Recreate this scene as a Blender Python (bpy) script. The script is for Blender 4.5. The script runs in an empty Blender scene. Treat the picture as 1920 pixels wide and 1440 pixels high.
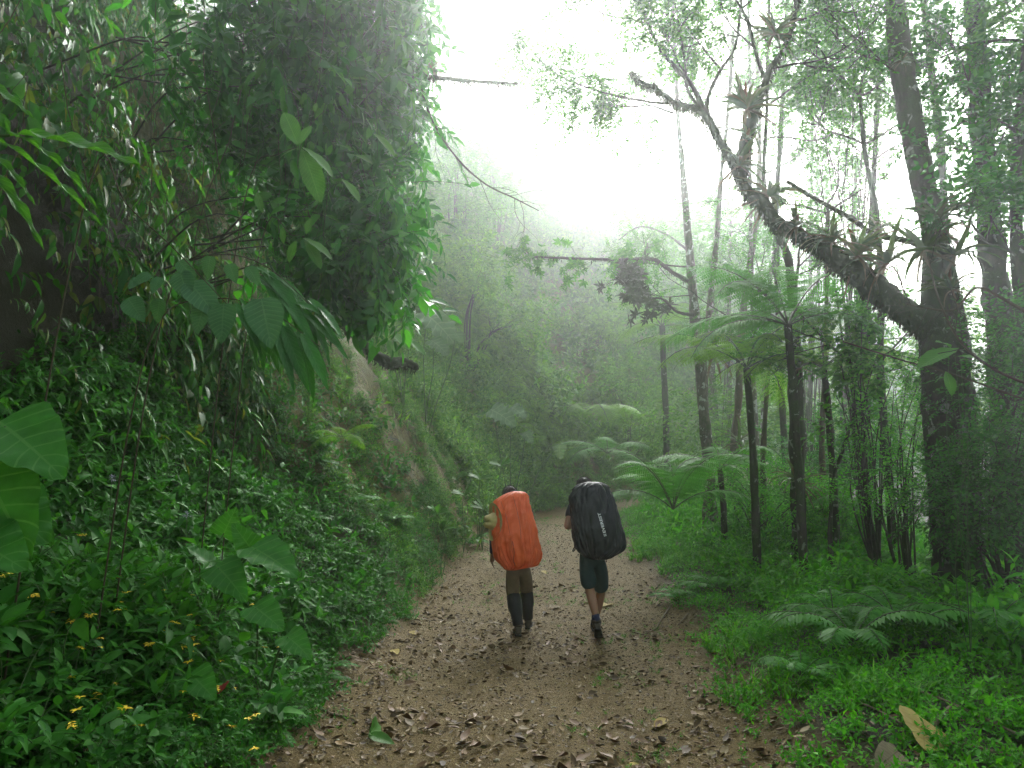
import bpy, bmesh, math, random, time
import numpy as np
from mathutils import Vector, Matrix, Quaternion
from mathutils.bvhtree import BVHTree
PI = math.pi
T_START = time.time()
SC = bpy.context.scene
COL = SC.collection

# ------------------------------------------------------------------ camera
CAMZ = 1.55; FPX = 1387.0; PITCH = math.radians(8.8)
cam_d = bpy.data.cameras.new('camera'); cam = bpy.data.objects.new('camera', cam_d); COL.objects.link(cam)
cam_d.sensor_width = 36.0; cam_d.lens = FPX / 1920 * 36.0; cam_d.clip_start = 0.05; cam_d.clip_end = 600
cam.location = (0, 0, CAMZ); cam.rotation_euler = (PI / 2 + PITCH, 0, 0)
SC.camera = cam

# ------------------------------------------------------------------ world, sun, exposure
SUN_EL, SUN_AZ = math.radians(24), math.radians(9)      # azimuth clockwise from +Y
w = bpy.data.worlds.new("World"); SC.world = w; w.use_nodes = True
nt = w.node_tree; nt.nodes.clear()
sky = nt.nodes.new('ShaderNodeTexSky'); sky.sky_type = 'NISHITA'; sky.sun_disc = False
sky.sun_elevation = SUN_EL; sky.sun_rotation = SUN_AZ; sky.dust_density = 1.5; sky.air_density = 1.0; sky.ozone_density = 1.0
hs = nt.nodes.new('ShaderNodeHueSaturation'); hs.inputs['Saturation'].default_value = 0.3
bgn = nt.nodes.new('ShaderNodeBackground'); bgn.inputs['Strength'].default_value = 0.08
wo = nt.nodes.new('ShaderNodeOutputWorld')
nt.links.new(sky.outputs[0], hs.inputs['Color']); nt.links.new(hs.outputs[0], bgn.inputs[0]); nt.links.new(bgn.outputs[0], wo.inputs[0])
sl = bpy.data.lights.new('sun', 'SUN'); sl.energy = 3.8; sl.angle = math.radians(50); sl.color = (1.0, .985, .95)
sun = bpy.data.objects.new('sun', sl); COL.objects.link(sun)
sd = Vector((math.sin(SUN_AZ) * math.cos(SUN_EL), math.cos(SUN_AZ) * math.cos(SUN_EL), math.sin(SUN_EL)))
sun.rotation_euler = (-sd).to_track_quat('-Z', 'Y').to_euler(); sun.location = (5, 20, 30)
SC.view_settings.view_transform = 'Standard'; SC.view_settings.look = 'None'
SC.view_settings.gamma = 1.0; SC.view_settings.use_curve_mapping = False
SC.view_settings.exposure = 2.6
SC.render.engine = 'CYCLES'
cy = SC.cycles
cy.max_bounces = 7; cy.diffuse_bounces = 3; cy.glossy_bounces = 2; cy.transmission_bounces = 4; cy.volume_bounces = 2
cy.transparent_max_bounces = 8; cy.caustics_reflective = False; cy.caustics_refractive = False
cy.use_adaptive_sampling = True; cy.adaptive_threshold = 0.012
cy.sample_clamp_indirect = 6.0
cy.use_denoising = True
try:
    cy.denoiser = 'OPENIMAGEDENOISE'; cy.denoising_input_passes = 'RGB_ALBEDO_NORMAL'; cy.denoising_prefilter = 'NONE'
except Exception: pass

def PW(px, py, d):
    """the point seen at photo pixel (px, py) (1920x1440) at distance d ahead of the camera"""
    u = (px - 960) / FPX; v = (720 - py) / FPX
    y = math.cos(PITCH) - v * math.sin(PITCH); z = math.sin(PITCH) + v * math.cos(PITCH)
    k = d / y
    return np.array([u * k, d, CAMZ + z * k])

# ------------------------------------------------------------------ numeric helpers
def vnoise(x, y, seed=0):
    x = np.asarray(x, float); y = np.asarray(y, float)
    xi = np.floor(x); yi = np.floor(y); fx = x - xi; fy = y - yi
    fx = fx * fx * (3 - 2 * fx); fy = fy * fy * (3 - 2 * fy)
    def h(a, b):
        v = np.sin(a * 127.1 + b * 311.7 + seed * 74.7) * 43758.5453
        return v - np.floor(v)
    return (h(xi, yi) * (1 - fx) + h(xi + 1, yi) * fx) * (1 - fy) + (h(xi, yi + 1) * (1 - fx) + h(xi + 1, yi + 1) * fx) * fy
def fbm(x, y, seed=0, oc=4):
    s = 0; a = .5; f = 1
    for i in range(oc):
        s = s + a * (vnoise(x * f, y * f, seed + i) - .5); a *= .5; f *= 2.03
    return s * 2
def nrm(a):
    a = np.asarray(a, float)
    return a / np.maximum(np.linalg.norm(a, axis=-1, keepdims=True), 1e-9)
def frames(d, n):
    """matrices (N,3,3) whose local +Y is d and whose local +Z is near n"""
    y = nrm(d); n = np.broadcast_to(n, y.shape)
    z = n - (n * y).sum(-1, keepdims=True) * y
    bad = np.linalg.norm(z, axis=-1) < 1e-4
    if bad.any(): z[bad] = np.cross(y[bad], [1.0, .3, .2])
    z = nrm(z); x = np.cross(y, z)
    return np.stack([x, y, z], -1)
def rotz(a):
    c, s = np.cos(a), np.sin(a); o = np.zeros_like(c); i = np.ones_like(c)
    return np.stack([np.stack([c, -s, o], -1), np.stack([s, c, o], -1), np.stack([o, o, i], -1)], -2)

class Geo:
    """collects triangles with a material slot; becomes ONE mesh object"""
    def __init__(s): s.V = []; s.T = []; s.M = []; s.n = 0
    def add(s, V, T, m=0):
        V = np.asarray(V, np.float32).reshape(-1, 3); T = np.asarray(T, np.int64).reshape(-1, 3)
        if len(T) == 0: return s
        s.V.append(V); s.T.append(T + s.n); s.n += len(V)
        s.M.append(np.full(len(T), m, np.int32) if np.isscalar(m) else np.asarray(m, np.int32))
        return s
    def arr(s):
        if not s.V: return (np.zeros((0, 3)), np.zeros((0, 3), int), np.zeros(0, int))
        return (np.concatenate(s.V), np.concatenate(s.T), np.concatenate(s.M))
    def merge(s, o): s.add(*o.arr()); return s
    def mesh(s, name, mats, uv=None):
        V, T, M = s.arr()
        me = bpy.data.meshes.new(name)
        me.vertices.add(len(V)); me.vertices.foreach_set('co', V.astype(np.float32).ravel())
        me.loops.add(len(T) * 3); me.loops.foreach_set('vertex_index', T.astype(np.int32).ravel())
        me.polygons.add(len(T)); me.polygons.foreach_set('loop_start', np.arange(0, len(T) * 3, 3, dtype=np.int32))
        for m in mats: me.materials.append(m)
        if M.any(): me.polygons.foreach_set('material_index', M.astype(np.int32))
        me.update(calc_edges=True)
        return me
    def obj(s, name, mats, parent=None, **tags):
        if not isinstance(mats, (list, tuple)): mats = [mats]
        o = bpy.data.objects.new(name, s.mesh(name, mats)); COL.objects.link(o)
        if parent is not None: o.parent = parent
        for k, v in tags.items(): o[k] = v
        return o
STAT = []
def tagged(o, label=None, cat=None, group=None, kind=None):
    if label: o['label'] = label
    if cat: o['category'] = cat
    if group: o['group'] = group
    if kind: o['kind'] = kind
    return o
def empty(name, loc=(0, 0, 0), label=None, cat=None, group=None):
    o = bpy.data.objects.new(name, None); COL.objects.link(o); o.location = tuple(float(q) for q in loc); o.empty_display_size = .1
    return tagged(o, label, cat, group)
def inst(me, name, parent=None, loc=(0, 0, 0), rot=(0, 0, 0), sc=1.0):
    o = bpy.data.objects.new(name, me); COL.objects.link(o)
    o.location = tuple(float(q) for q in loc); o.rotation_euler = tuple(float(q) for q in rot)
    o.scale = (sc, sc, sc) if np.isscalar(sc) else sc
    if parent is not None: o.parent = parent
    return o
def copy_thing(root, loc, rot, sc=1.0, label=None, group=None):
    r = root.copy(); COL.objects.link(r); r.location = tuple(float(q) for q in loc)
    r.rotation_euler = tuple(float(q) for q in rot); r.scale = (sc, sc, sc)
    if label: r['label'] = label
    if group: r['group'] = group
    for ch in list(root.children):
        c = ch.copy(); COL.objects.link(c); c.parent = r
        for g in list(ch.children):
            q = g.copy(); COL.objects.link(q); q.parent = c
    return r

def tube(pts, rad, seg=6, cap=True, wob=0, rng=None):
    pts = np.asarray(pts, float); n = len(pts); rad = np.broadcast_to(np.asarray(rad, float), (n,))
    tg = nrm(np.gradient(pts, axis=0))
    ref = np.array([0.31, 0.17, 1.0]) if abs(tg[0][2]) < .8 else np.array([1.0, 0.2, 0.1])
    u = nrm(np.cross(tg, ref)); v = np.cross(tg, u)
    a = np.linspace(0, 2 * PI, seg, endpoint=False)
    r = rad[:, None] * np.ones(seg)
    if wob and rng is not None: r = r * (1 + wob * rng.normal(size=(n, seg)))
    V = pts[:, None, :] + r[..., None] * (np.cos(a)[None, :, None] * u[:, None, :] + np.sin(a)[None, :, None] * v[:, None, :])
    V = V.reshape(-1, 3)
    i, j = np.meshgrid(np.arange(n - 1), np.arange(seg), indexing='ij'); j2 = (j + 1) % seg
    a0 = i * seg + j; b0 = i * seg + j2; c0 = (i + 1) * seg + j2; d0 = (i + 1) * seg + j
    T = np.concatenate([np.stack([a0, b0, c0], -1).reshape(-1, 3), np.stack([a0, c0, d0], -1).reshape(-1, 3)])
    if cap and rad[-1] > .004:
        V = np.concatenate([V, pts[-1:] + tg[-1:] * rad[-1] * .6]); k = len(V) - 1; e = (n - 1) * seg
        T = np.concatenate([T, np.stack([e + np.arange(seg), e + (np.arange(seg) + 1) % seg, np.full(seg, k)], -1)])
    return V, T
def spline(pts, k=4):
    """Catmull-Rom through rows of pts (any number of columns)"""
    P = np.asarray(pts, float); P = np.vstack([2 * P[0] - P[1], P, 2 * P[-1] - P[-2]]); out = []
    for i in range(1, len(P) - 2):
        for t in np.arange(k) / k:
            out.append(.5 * (2 * P[i] + (P[i + 1] - P[i - 1]) * t + (2 * P[i - 1] - 5 * P[i] + 4 * P[i + 1] - P[i + 2]) * t * t + (3 * P[i] - P[i - 1] - 3 * P[i + 1] + P[i + 2]) * t ** 3))
    out.append(P[-2]); return np.array(out)

# ------------------------------------------------------------------ leaves
def leafT(w=.2, rows=2, fold=.3, droop=.15, p=.75, serr=0, stalk=0):
    """one leaf, length 1 along +Y, upper side +Z"""
    ts = {1: [.42], 2: [.25, .62], 3: [.16, .42, .74], 5: [.08, .25, .45, .66, .85], 8: [.04, .13, .25, .38, .52, .66, .8, .92]}[rows]
    V = [[0, 0, 0]]; T = []
    if stalk: pass
    for i, t in enumerate(ts):
        ww = w * math.sin(PI * t ** p) * (1 + (serr if i % 2 else -serr)); z = -droop * t * t
        V += [[-ww, t, z + fold * ww], [0, t, z], [ww, t, z + fold * ww]]
    V.append([0, 1, -droop]); k = len(V) - 1
    T += [[0, 2, 1], [0, 3, 2]]
    for i in range(len(ts) - 1):
        a = 1 + 3 * i
        for q in (0, 1): T += [[a + q, a + q + 1, a + q + 4], [a + q, a + q + 4, a + q + 3]]
    a = 1 + 3 * (len(ts) - 1)
    T += [[a, a + 1, k], [a + 1, a + 2, k]]
    return np.array(V, float), np.array(T, int)
def place(tm, P, R, S):
    V, T = tm; P = np.asarray(P, float).reshape(-1, 3); N = len(P)
    S = np.broadcast_to(np.asarray(S, float), (N,))
    W = np.einsum('nij,vj->nvi', R * S[:, None, None], V) + P[:, None, :]
    TT = T[None] + (np.arange(N) * len(V))[:, None, None]
    return W.reshape(-1, 3), TT.reshape(-1, 3)
def scatter(g, tmpls, P, R, S, rng):
    """put Geo templates (V,T,M) at many places into g"""
    P = np.asarray(P, float); N = len(P)
    if N == 0: return
    pick = rng.integers(0, len(tmpls), N); S = np.broadcast_to(np.asarray(S, float), (N,))
    for i, (V, T, M) in enumerate(tmpls):
        k = np.where(pick == i)[0]
        if len(k) == 0: continue
        W, TT = place((V, T), P[k], R[k], S[k]); g.add(W, TT, np.tile(M, len(k)))

def stem_plant(rng, stems=4, h=.4, spread=.6, leaf=None, L=(.05, .08), nodes=6, droop=.5, comp=False, hang=0.0, start=.25, r=.003, whorl=2, elev=.45):
    """stems that arch outwards, leaves in pairs; slot 0 leaves, slot 1 stems"""
    g = Geo(); leaf = leaf or leafT(.2, 2)
    for s in range(stems):
        a = rng.uniform(0, 2 * PI); hh = h * rng.uniform(.6, 1.1); out = spread * rng.uniform(.3, 1) * hh
        t = np.linspace(0, 1, 6); bend = t ** 1.6
        pts = np.stack([math.cos(a) * out * bend, math.sin(a) * out * bend, hh * (t - droop * .5 * t ** 2.5)], -1)
        pts[:, :2] += rng.normal(0, .02 * hh, (6, 2)) * t[:, None]
        g.add(*tube(pts, np.linspace(r, r * .4, 6), 3, cap=False), 1)
        nn = max(2, int(nodes * rng.uniform(.8, 1.2)))
        tt = np.linspace(start, 1, nn); idx = tt * 5; i0 = np.minimum(idx.astype(int), 4); f = (idx - i0)[:, None]
        pp = pts[i0] * (1 - f) + pts[i0 + 1] * f; tg = nrm(pts[i0 + 1] - pts[i0])
        P = []; D = []; S = []
        ph = rng.uniform(0, PI)
        for k in range(nn):
            u = nrm(np.cross(tg[k], [0.1, 0.2, 1.0])); v = np.cross(tg[k], u)
            for m in range(whorl if k < nn - 1 else whorl + 1):
                an = ph + k * (PI / 2 if whorl == 2 else 2.4) + m * 2 * PI / whorl + rng.normal(0, .25)
                rad = math.cos(an) * u + math.sin(an) * v
                if k == nn - 1 and m == whorl: rad = rad * .2 + tg[k]
                dd = nrm(rad + tg[k] * elev + np.array([0, 0, -hang]) + rng.normal(0, .12, 3))
                ll = rng.uniform(*L) * (.6 + .4 * math.sin(PI * (.15 + .8 * tt[k])))
                if comp:
                    b = pp[k] + dd * ll * .45
                    g.add(*tube([pp[k], b], [r * .5, r * .4], 3, cap=False), 1)
                    side = nrm(np.cross(dd, [0, 0, 1.0]))
                    for q, sc_ in ((0, 1.0), (1, .8), (-1, .8)):
                        P.append(b); D.append(nrm(dd * (1 if q == 0 else .45) + side * q * .9 + [0, 0, -.12])); S.append(ll * sc_)
                else:
                    P.append(pp[k]); D.append(dd); S.append(ll)
        P = np.array(P); D = np.array(D)
        up = np.array([0, 0, 1.0]) + rng.normal(0, .25, (len(P), 3)) + tg.mean(0) * .3
        g.add(*place(leaf, P, frames(D, up), np.array(S)), 0)
    return g.arr()

def frond(rng, L=1.0, n=18, pl=.24, elev=.9, curve=1.6, bip=0, w=.13, t0=.15, tw=.0):
    """one fern frond leaving the origin along +Y and arching over; slot 0 leaf, slot 1 rib"""
    g = Geo(); m = 10; t = np.linspace(0, 1, m); ang = elev - curve * t ** 1.2
    st = L / (m - 1); y = np.concatenate([[0], np.cumsum(np.cos(ang[:-1]) * st)]); z = np.concatenate([[0], np.cumsum(np.sin(ang[:-1]) * st)])
    x = tw * L * t ** 2
    pts = np.stack([x, y, z], -1)
    g.add(*tube(pts, np.linspace(.008, .0025, m) * max(L, .5), 4, cap=False), 1)
    tt = np.linspace(t0, .99, n); idx = tt * (m - 1); i0 = np.minimum(idx.astype(int), m - 2); f = (idx - i0)[:, None]
    pp = pts[i0] * (1 - f) + pts[i0 + 1] * f; tg = nrm(pts[i0 + 1] - pts[i0]); nn = np.stack([tg[:, 0] * 0, -tg[:, 2], tg[:, 1]], -1)
    u = (tt - t0) / (1 - t0); ln = L * pl * np.sin(PI * (u * .82 + .16)) ** .8
    lf = leafT(w, 1 if not bip else 1, .15, .22)
    for sgn in (-1, 1):
        side = np.tile([sgn * 1.0, 0, 0], (n, 1))
        D = nrm(side + tg * (.25 + .5 * u[:, None]) + [0, 0, -.18] + rng.normal(0, .05, (n, 3)))
        if not bip:
            g.add(*place(lf, pp, frames(D, nn), ln * rng.uniform(.9, 1.1, n)), 0)
        else:
            pin = Geo(); k = bip; s = np.linspace(.08, .97, k)
            pin.add(*place(leafT(.012, 1, 0, .22), [[0, 0, 0]], np.eye(3)[None], 1.0))
            wl = .115 * (1 - s ** 2.2 * .85)
            small = leafT(.24, 1, .1, .2)
            for q in (-1, 1):
                dd = nrm(np.stack([np.full(k, q * 1.0), np.full(k, .35), np.full(k, -.1)], -1))
                bp = np.stack([np.zeros(k), s, -.22 * s * s], -1)
                pin.add(*place(small, bp, frames(dd, [0, 0, 1.0]), wl))
            V, T, M = pin.arr()
            g.add(*place((V, T), pp, frames(D, nn), ln), 0)
    return g.arr()
def rosette(rng, k, fn, tilt=0.0):
    """k fronds round a centre"""
    g = Geo()
    for i in range(k):
        V, T, M = fn(i); a = 2 * PI * (i + rng.uniform(-.3, .3)) / k
        g.add(V @ rotz(np.array(a)).T, T, M)
    return g.arr()
# ------------------------------------------------------------------ materials
def new_mat(name):
    m = bpy.data.materials.new(name); m.use_nodes = True; m.node_tree.nodes.clear(); return m, m.node_tree.nodes, m.node_tree.links
def ramp(N, cols, pos=None, interp='LINEAR'):
    r = N.new('ShaderNodeValToRGB'); e = r.color_ramp.elements; r.color_ramp.interpolation = interp
    pos = pos or [i / (len(cols) - 1) for i in range(len(cols))]
    while len(e) < len(cols): e.new(.5)
    for i, (c, p) in enumerate(zip(cols, pos)): e[i].position = p; e[i].color = (*c, 1)
    return r
def noise(N, L, scale, detail=4, rough=.55, coord=None, dist=0):
    n = N.new('ShaderNodeTexNoise'); n.inputs['Scale'].default_value = scale; n.inputs['Detail'].default_value = detail
    n.inputs['Roughness'].default_value = rough; n.inputs['Distortion'].default_value = dist
    if coord is not None: L.new(coord, n.inputs['Vector'])
    return n
def mixc(N, L, fac, a, b, mode='MIX'):
    m = N.new('ShaderNodeMix'); m.data_type = 'RGBA'; m.blend_type = mode
    for s, v in ((0, fac), (6, a), (7, b)):
        if isinstance(v, (int, float)): m.inputs[s].default_value = v
        elif isinstance(v, tuple): m.inputs[s].default_value = (*v, 1) if len(v) == 3 else v
        else: L.new(v, m.inputs[s])
    return m.outputs[2]
def leaf_mat(name, cols, rough=.42, trans=.35, spec=.45, patch=.5, tint=(1.25, 1.25, .55), bump=0):
    m, N, L = new_mat(name)
    ge = N.new('ShaderNodeNewGeometry'); tc = N.new('ShaderNodeTexCoord')
    r = ramp(N, cols); L.new(ge.outputs['Random Per Island'], r.inputs[0])
    n = noise(N, L, 1.3, 3, .6, ge.outputs['Position'])
    mr = N.new('ShaderNodeMapRange'); L.new(n.outputs[0], mr.inputs[0]); mr.inputs[1].default_value = .3; mr.inputs[2].default_value = .7
    mr.inputs[3].default_value = 1 - patch * .6; mr.inputs[4].default_value = 1 + patch * .5
    hsv = N.new('ShaderNodeHueSaturation'); L.new(r.outputs[0], hsv.inputs['Color']); L.new(mr.outputs[0], hsv.inputs['Value'])
    n2 = noise(N, L, 28, 3, .6, ge.outputs['Position'])
    c = mixc(N, L, .35, hsv.outputs[0], n2.outputs[0], 'SOFT_LIGHT')
    b = N.new('ShaderNodeBsdfPrincipled'); L.new(c, b.inputs['Base Color']); b.inputs['Roughness'].default_value = rough
    b.inputs['Specular IOR Level'].default_value = spec
    t = N.new('ShaderNodeBsdfTranslucent'); tcol = mixc(N, L, 1.0, c, tuple(tint), 'MULTIPLY'); L.new(tcol, t.inputs[0])
    mx = N.new('ShaderNodeMixShader'); mx.inputs[0].default_value = trans; L.new(b.outputs[0], mx.inputs[1]); L.new(t.outputs[0], mx.inputs[2])
    o = N.new('ShaderNodeOutputMaterial'); L.new(mx.outputs[0], o.inputs[0])
    return m
def veined_mat(name, col, vein, rough=.38, trans=.3, nv=9, tint=(1.3, 1.3, .5), vs=.06):
    """a big leaf with side veins; the uv-like 'leafco' attribute holds (across -1..1, along 0..1)"""
    m, N, L = new_mat(name)
    at = N.new('ShaderNodeAttribute'); at.attribute_name = 'leafco'
    sx = N.new('ShaderNodeSeparateXYZ'); L.new(at.outputs['Vector'], sx.inputs[0])
    def M(op, a, b=None, c=None):
        q = N.new('ShaderNodeMath'); q.operation = op
        for i, v in enumerate((a, b, c)):
            if v is None: continue
            if isinstance(v, (int, float)): q.inputs[i].default_value = v
            else: L.new(v, q.inputs[i])
        return q.outputs[0]
    ax = M('ABSOLUTE', sx.outputs[0])
    ph = M('MULTIPLY', M('SUBTRACT', sx.outputs[1], M('MULTIPLY', ax, .16)), float(nv))
    fr = M('ABSOLUTE', M('SUBTRACT', M('FRACT', ph), .5))
    v1 = M('LESS_THAN', fr, vs); v2 = M('LESS_THAN', ax, .045)
    v = M('MAXIMUM', v1, v2)
    ge = N.new('ShaderNodeNewGeometry'); n = noise(N, L, 9, 4, .6, ge.outputs['Position'])
    c0 = mixc(N, L, .45, col, n.outputs[0], 'OVERLAY'); c = mixc(N, L, M('MULTIPLY', v, .7), c0, vein)
    b = N.new('ShaderNodeBsdfPrincipled'); L.new(c, b.inputs['Base Color']); b.inputs['Roughness'].default_value = rough + .1; b.inputs['Specular IOR Level'].default_value = .2
    bp = N.new('ShaderNodeBump'); bp.inputs['Strength'].default_value = .5; bp.inputs['Distance'].default_value = .004
    L.new(fr, bp.inputs['Height']); L.new(bp.outputs[0], b.inputs['Normal'])
    t = N.new('ShaderNodeBsdfTranslucent'); L.new(mixc(N, L, 1.0, c, tint, 'MULTIPLY'), t.inputs[0])
    mx = N.new('ShaderNodeMixShader'); mx.inputs[0].default_value = trans; L.new(b.outputs[0], mx.inputs[1]); L.new(t.outputs[0], mx.inputs[2])
    o = N.new('ShaderNodeOutputMaterial'); L.new(mx.outputs[0], o.inputs[0])
    return m
def bark_mat(name, dark, light, moss, mossamt=.5, lichen=0.25, scale=1.0):
    m, N, L = new_mat(name); ge = N.new('ShaderNodeNewGeometry')
    mp = N.new('ShaderNodeMapping'); mp.inputs['Scale'].default_value = (1, 1, .3); L.new(ge.outputs['Position'], mp.inputs[0])
    n1 = noise(N, L, 22 * scale, 6, .65, mp.outputs[0], .4); c = ramp(N, [dark, light], [.3, .72]); L.new(n1.outputs[0], c.inputs[0])
    n2 = noise(N, L, 3.2 * scale, 5, .7, ge.outputs['Position']); mf = ramp(N, [(0, 0, 0), (1, 1, 1)], [.62 - .28 * mossamt, .74 - .28 * mossamt]); L.new(n2.outputs[0], mf.inputs[0])
    n4 = noise(N, L, 60, 3, .6, ge.outputs['Position']); mc = ramp(N, [tuple(q * .45 for q in moss), moss], [.3, .7]); L.new(n4.outputs[0], mc.inputs[0])
    c1 = mixc(N, L, mf.outputs[0], c.outputs[0], mc.outputs[0])
    n3 = noise(N, L, 7 * scale, 4, .6, ge.outputs['Position'], .6); lf = ramp(N, [(0, 0, 0), (1, 1, 1)], [.66 - lichen * .2, .69 - lichen * .2]); L.new(n3.outputs[0], lf.inputs[0])
    lm = N.new('ShaderNodeMath'); lm.operation = 'MULTIPLY'; lm.inputs[1].default_value = min(1, lichen * 2.2); L.new(lf.outputs[0], lm.inputs[0])
    c2 = mixc(N, L, lm.outputs[0], c1, (.30, .33, .27))
    b = N.new('ShaderNodeBsdfPrincipled'); L.new(c2, b.inputs['Base Color']); b.inputs['Roughness'].default_value = .85; b.inputs['Specular IOR Level'].default_value = .25
    bp = N.new('ShaderNodeBump'); bp.inputs['Strength'].default_value = .9; bp.inputs['Distance'].default_value = .02; L.new(n1.outputs[0], bp.inputs['Height']); L.new(bp.outputs[0], b.inputs['Normal'])
    o = N.new('ShaderNodeOutputMaterial'); L.new(b.outputs[0], o.inputs[0]); return m
def plain_mat(name, col, rough=.8, spec=.3, var=.35, scale=30, bump=.2, bdist=.004, bscale=None, sheen=0, col2=None):
    m, N, L = new_mat(name); ge = N.new('ShaderNodeTexCoord')
    n = noise(N, L, scale, 5, .6, ge.outputs['Object'])
    if col2: r = ramp(N, [col, col2], [.35, .65]); L.new(n.outputs[0], r.inputs[0]); c = r.outputs[0]
    else: c = mixc(N, L, var, col, n.outputs[0], 'OVERLAY')
    b = N.new('ShaderNodeBsdfPrincipled'); L.new(c, b.inputs['Base Color']); b.inputs['Roughness'].default_value = rough; b.inputs['Specular IOR Level'].default_value = spec
    if sheen: b.inputs['Sheen Weight'].default_value = sheen
    if bump:
        n2 = noise(N, L, bscale or scale * 2, 4, .6, ge.outputs['Object'])
        bp = N.new('ShaderNodeBump'); bp.inputs['Strength'].default_value = bump; bp.inputs['Distance'].default_value = bdist; L.new(n2.outputs[0], bp.inputs['Height']); L.new(bp.outputs[0], b.inputs['Normal'])
    o = N.new('ShaderNodeOutputMaterial'); L.new(b.outputs[0], o.inputs[0]); return m
def litter_mat(name, cols, rough=.6):
    m, N, L = new_mat(name); ge = N.new('ShaderNodeNewGeometry')
    r = ramp(N, cols); L.new(ge.outputs['Random Per Island'], r.inputs[0])
    n = noise(N, L, 60, 4, .6, ge.outputs['Position']); c = mixc(N, L, .5, r.outputs[0], n.outputs[0], 'OVERLAY')
    b = N.new('ShaderNodeBsdfPrincipled'); L.new(c, b.inputs['Base Color']); b.inputs['Roughness'].default_value = rough; b.inputs['Specular IOR Level'].default_value = .5
    o = N.new('ShaderNodeOutputMaterial'); L.new(b.outputs[0], o.inputs[0]); return m
MA = {}
G = lambda r, g, b: (r, g, b)
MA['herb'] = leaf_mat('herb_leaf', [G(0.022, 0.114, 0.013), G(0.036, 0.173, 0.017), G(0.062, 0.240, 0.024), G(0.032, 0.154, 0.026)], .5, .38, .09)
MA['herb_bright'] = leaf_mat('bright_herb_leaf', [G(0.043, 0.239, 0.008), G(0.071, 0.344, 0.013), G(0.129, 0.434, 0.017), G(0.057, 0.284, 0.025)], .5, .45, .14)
MA['curtain'] = leaf_mat('curtain_leaf', [G(0.014, 0.098, 0.006), G(0.025, 0.156, 0.009), G(0.057, 0.221, 0.011), G(0.023, 0.143, 0.022), G(0.161, 0.195, 0.022)], .42, .45, .2)
MA['gloss'] = leaf_mat('glossy_leaf', [G(0.014, 0.117, 0.007), G(0.023, 0.182, 0.009), G(0.057, 0.273, 0.012)], .36, .48, .28)
MA['far'] = leaf_mat('hillside_leaf', [G(0.039, 0.163, 0.011), G(0.077, 0.244, 0.019), G(0.155, 0.341, 0.024), G(0.062, 0.195, 0.033)], .6, .38, .15, patch=.9)
MA['tree'] = leaf_mat('tree_leaf', [G(0.025, 0.130, 0.007), G(0.046, 0.208, 0.011), G(0.092, 0.299, 0.015), G(0.034, 0.156, 0.019)], .5, .52, .22)
MA['darkleaf'] = leaf_mat('dark_leathery_leaf', [G(.045, .055, .03), G(.06, .075, .04), G(.05, .08, .03)], .5, .2, .3)
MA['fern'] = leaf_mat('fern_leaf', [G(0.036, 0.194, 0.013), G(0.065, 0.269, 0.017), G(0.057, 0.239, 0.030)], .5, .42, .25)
MA['fern_yellow'] = leaf_mat('yellow_green_fern_leaf', [G(0.103, 0.273, 0.009), G(0.149, 0.351, 0.013), G(0.092, 0.247, 0.015)], .5, .5, .22)  # ferns whose own leaf colour is yellow-green
MA['grass'] = leaf_mat('grass_blade', [G(0.055, 0.243, 0.008), G(0.097, 0.358, 0.012), G(0.166, 0.415, 0.024)], .5, .4, .2)
MA['dryleaf'] = litter_mat('dry_leaf', [G(.045, .020, .009), G(.09, .040, .018), G(.13, .06, .028), G(.17, .095, .04), G(.09, .05, .035), G(.22, .15, .075)], .6)
MA['chips'] = litter_mat('litter_chip', [G(.04, .025, .010), G(.10, .06, .02), G(.17, .10, .035), G(.26, .17, .06), G(.05, .03, .013), G(.34, .26, .13), G(.11, .07, .03), G(.08, .045, .018)], .65)
MA['pebble'] = litter_mat('pebble_stone', [G(.09, .055, .022), G(.16, .10, .035), G(.24, .165, .065), G(.10, .08, .055), G(.34, .28, .17)], .55)
MA['stem'] = plain_mat('green_stem', (.06, .12, .03), .6, .3)
MA['rib'] = plain_mat('fern_rib', (.05, .07, .025), .6, .3)
MA['twig'] = bark_mat('twig_bark', (.018, .015, .009), (.06, .05, .03), (.05, .075, .02), .35, .1, 2)
MA['dead'] = plain_mat('dead_wood', (.16, .12, .08), .8, .2, .6, 40)
MA['vine'] = plain_mat('vine_bark', (.065, .055, .03), .85, .2, .5, 25)
MA['bark'] = bark_mat('mossy_bark', (.012, .010, .006), (.06, .05, .032), (.035, .06, .010), .7, .25)
MA['bark_moss'] = bark_mat('thick_moss_bark', (.008, .007, .004), (.032, .027, .014), (.028, .045, .007), 1.1, .1)
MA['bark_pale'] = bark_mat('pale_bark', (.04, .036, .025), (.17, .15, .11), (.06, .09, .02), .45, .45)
MA['bark_brown'] = bark_mat('brown_bark', (.03, .020, .011), (.11, .075, .04), (.05, .075, .015), .4, .15)
MA['moss'] = leaf_mat('moss_tuft', [G(.016, .026, .006), G(.04, .06, .012), G(.024, .03, .012), G(.045, .04, .018)], .9, .2, .1)
MA['brom'] = leaf_mat('bromeliad_leaf', [G(.03, .08, .02), G(.07, .13, .03), G(.10, .11, .035), G(.12, .055, .02)], .4, .35)
MA['brom_dead'] = leaf_mat('dead_bromeliad_leaf', [G(.10, .07, .035), G(.17, .12, .06), G(.07, .045, .025)], .7, .25, tint=(1, 1, 1))
MA['yellow'] = plain_mat('yellow_petal', (.85, .62, .03), .6, .3, .15)
MA['lilac'] = plain_mat('lilac_petal', (.42, .40, .50), .7, .2, .2)

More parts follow.
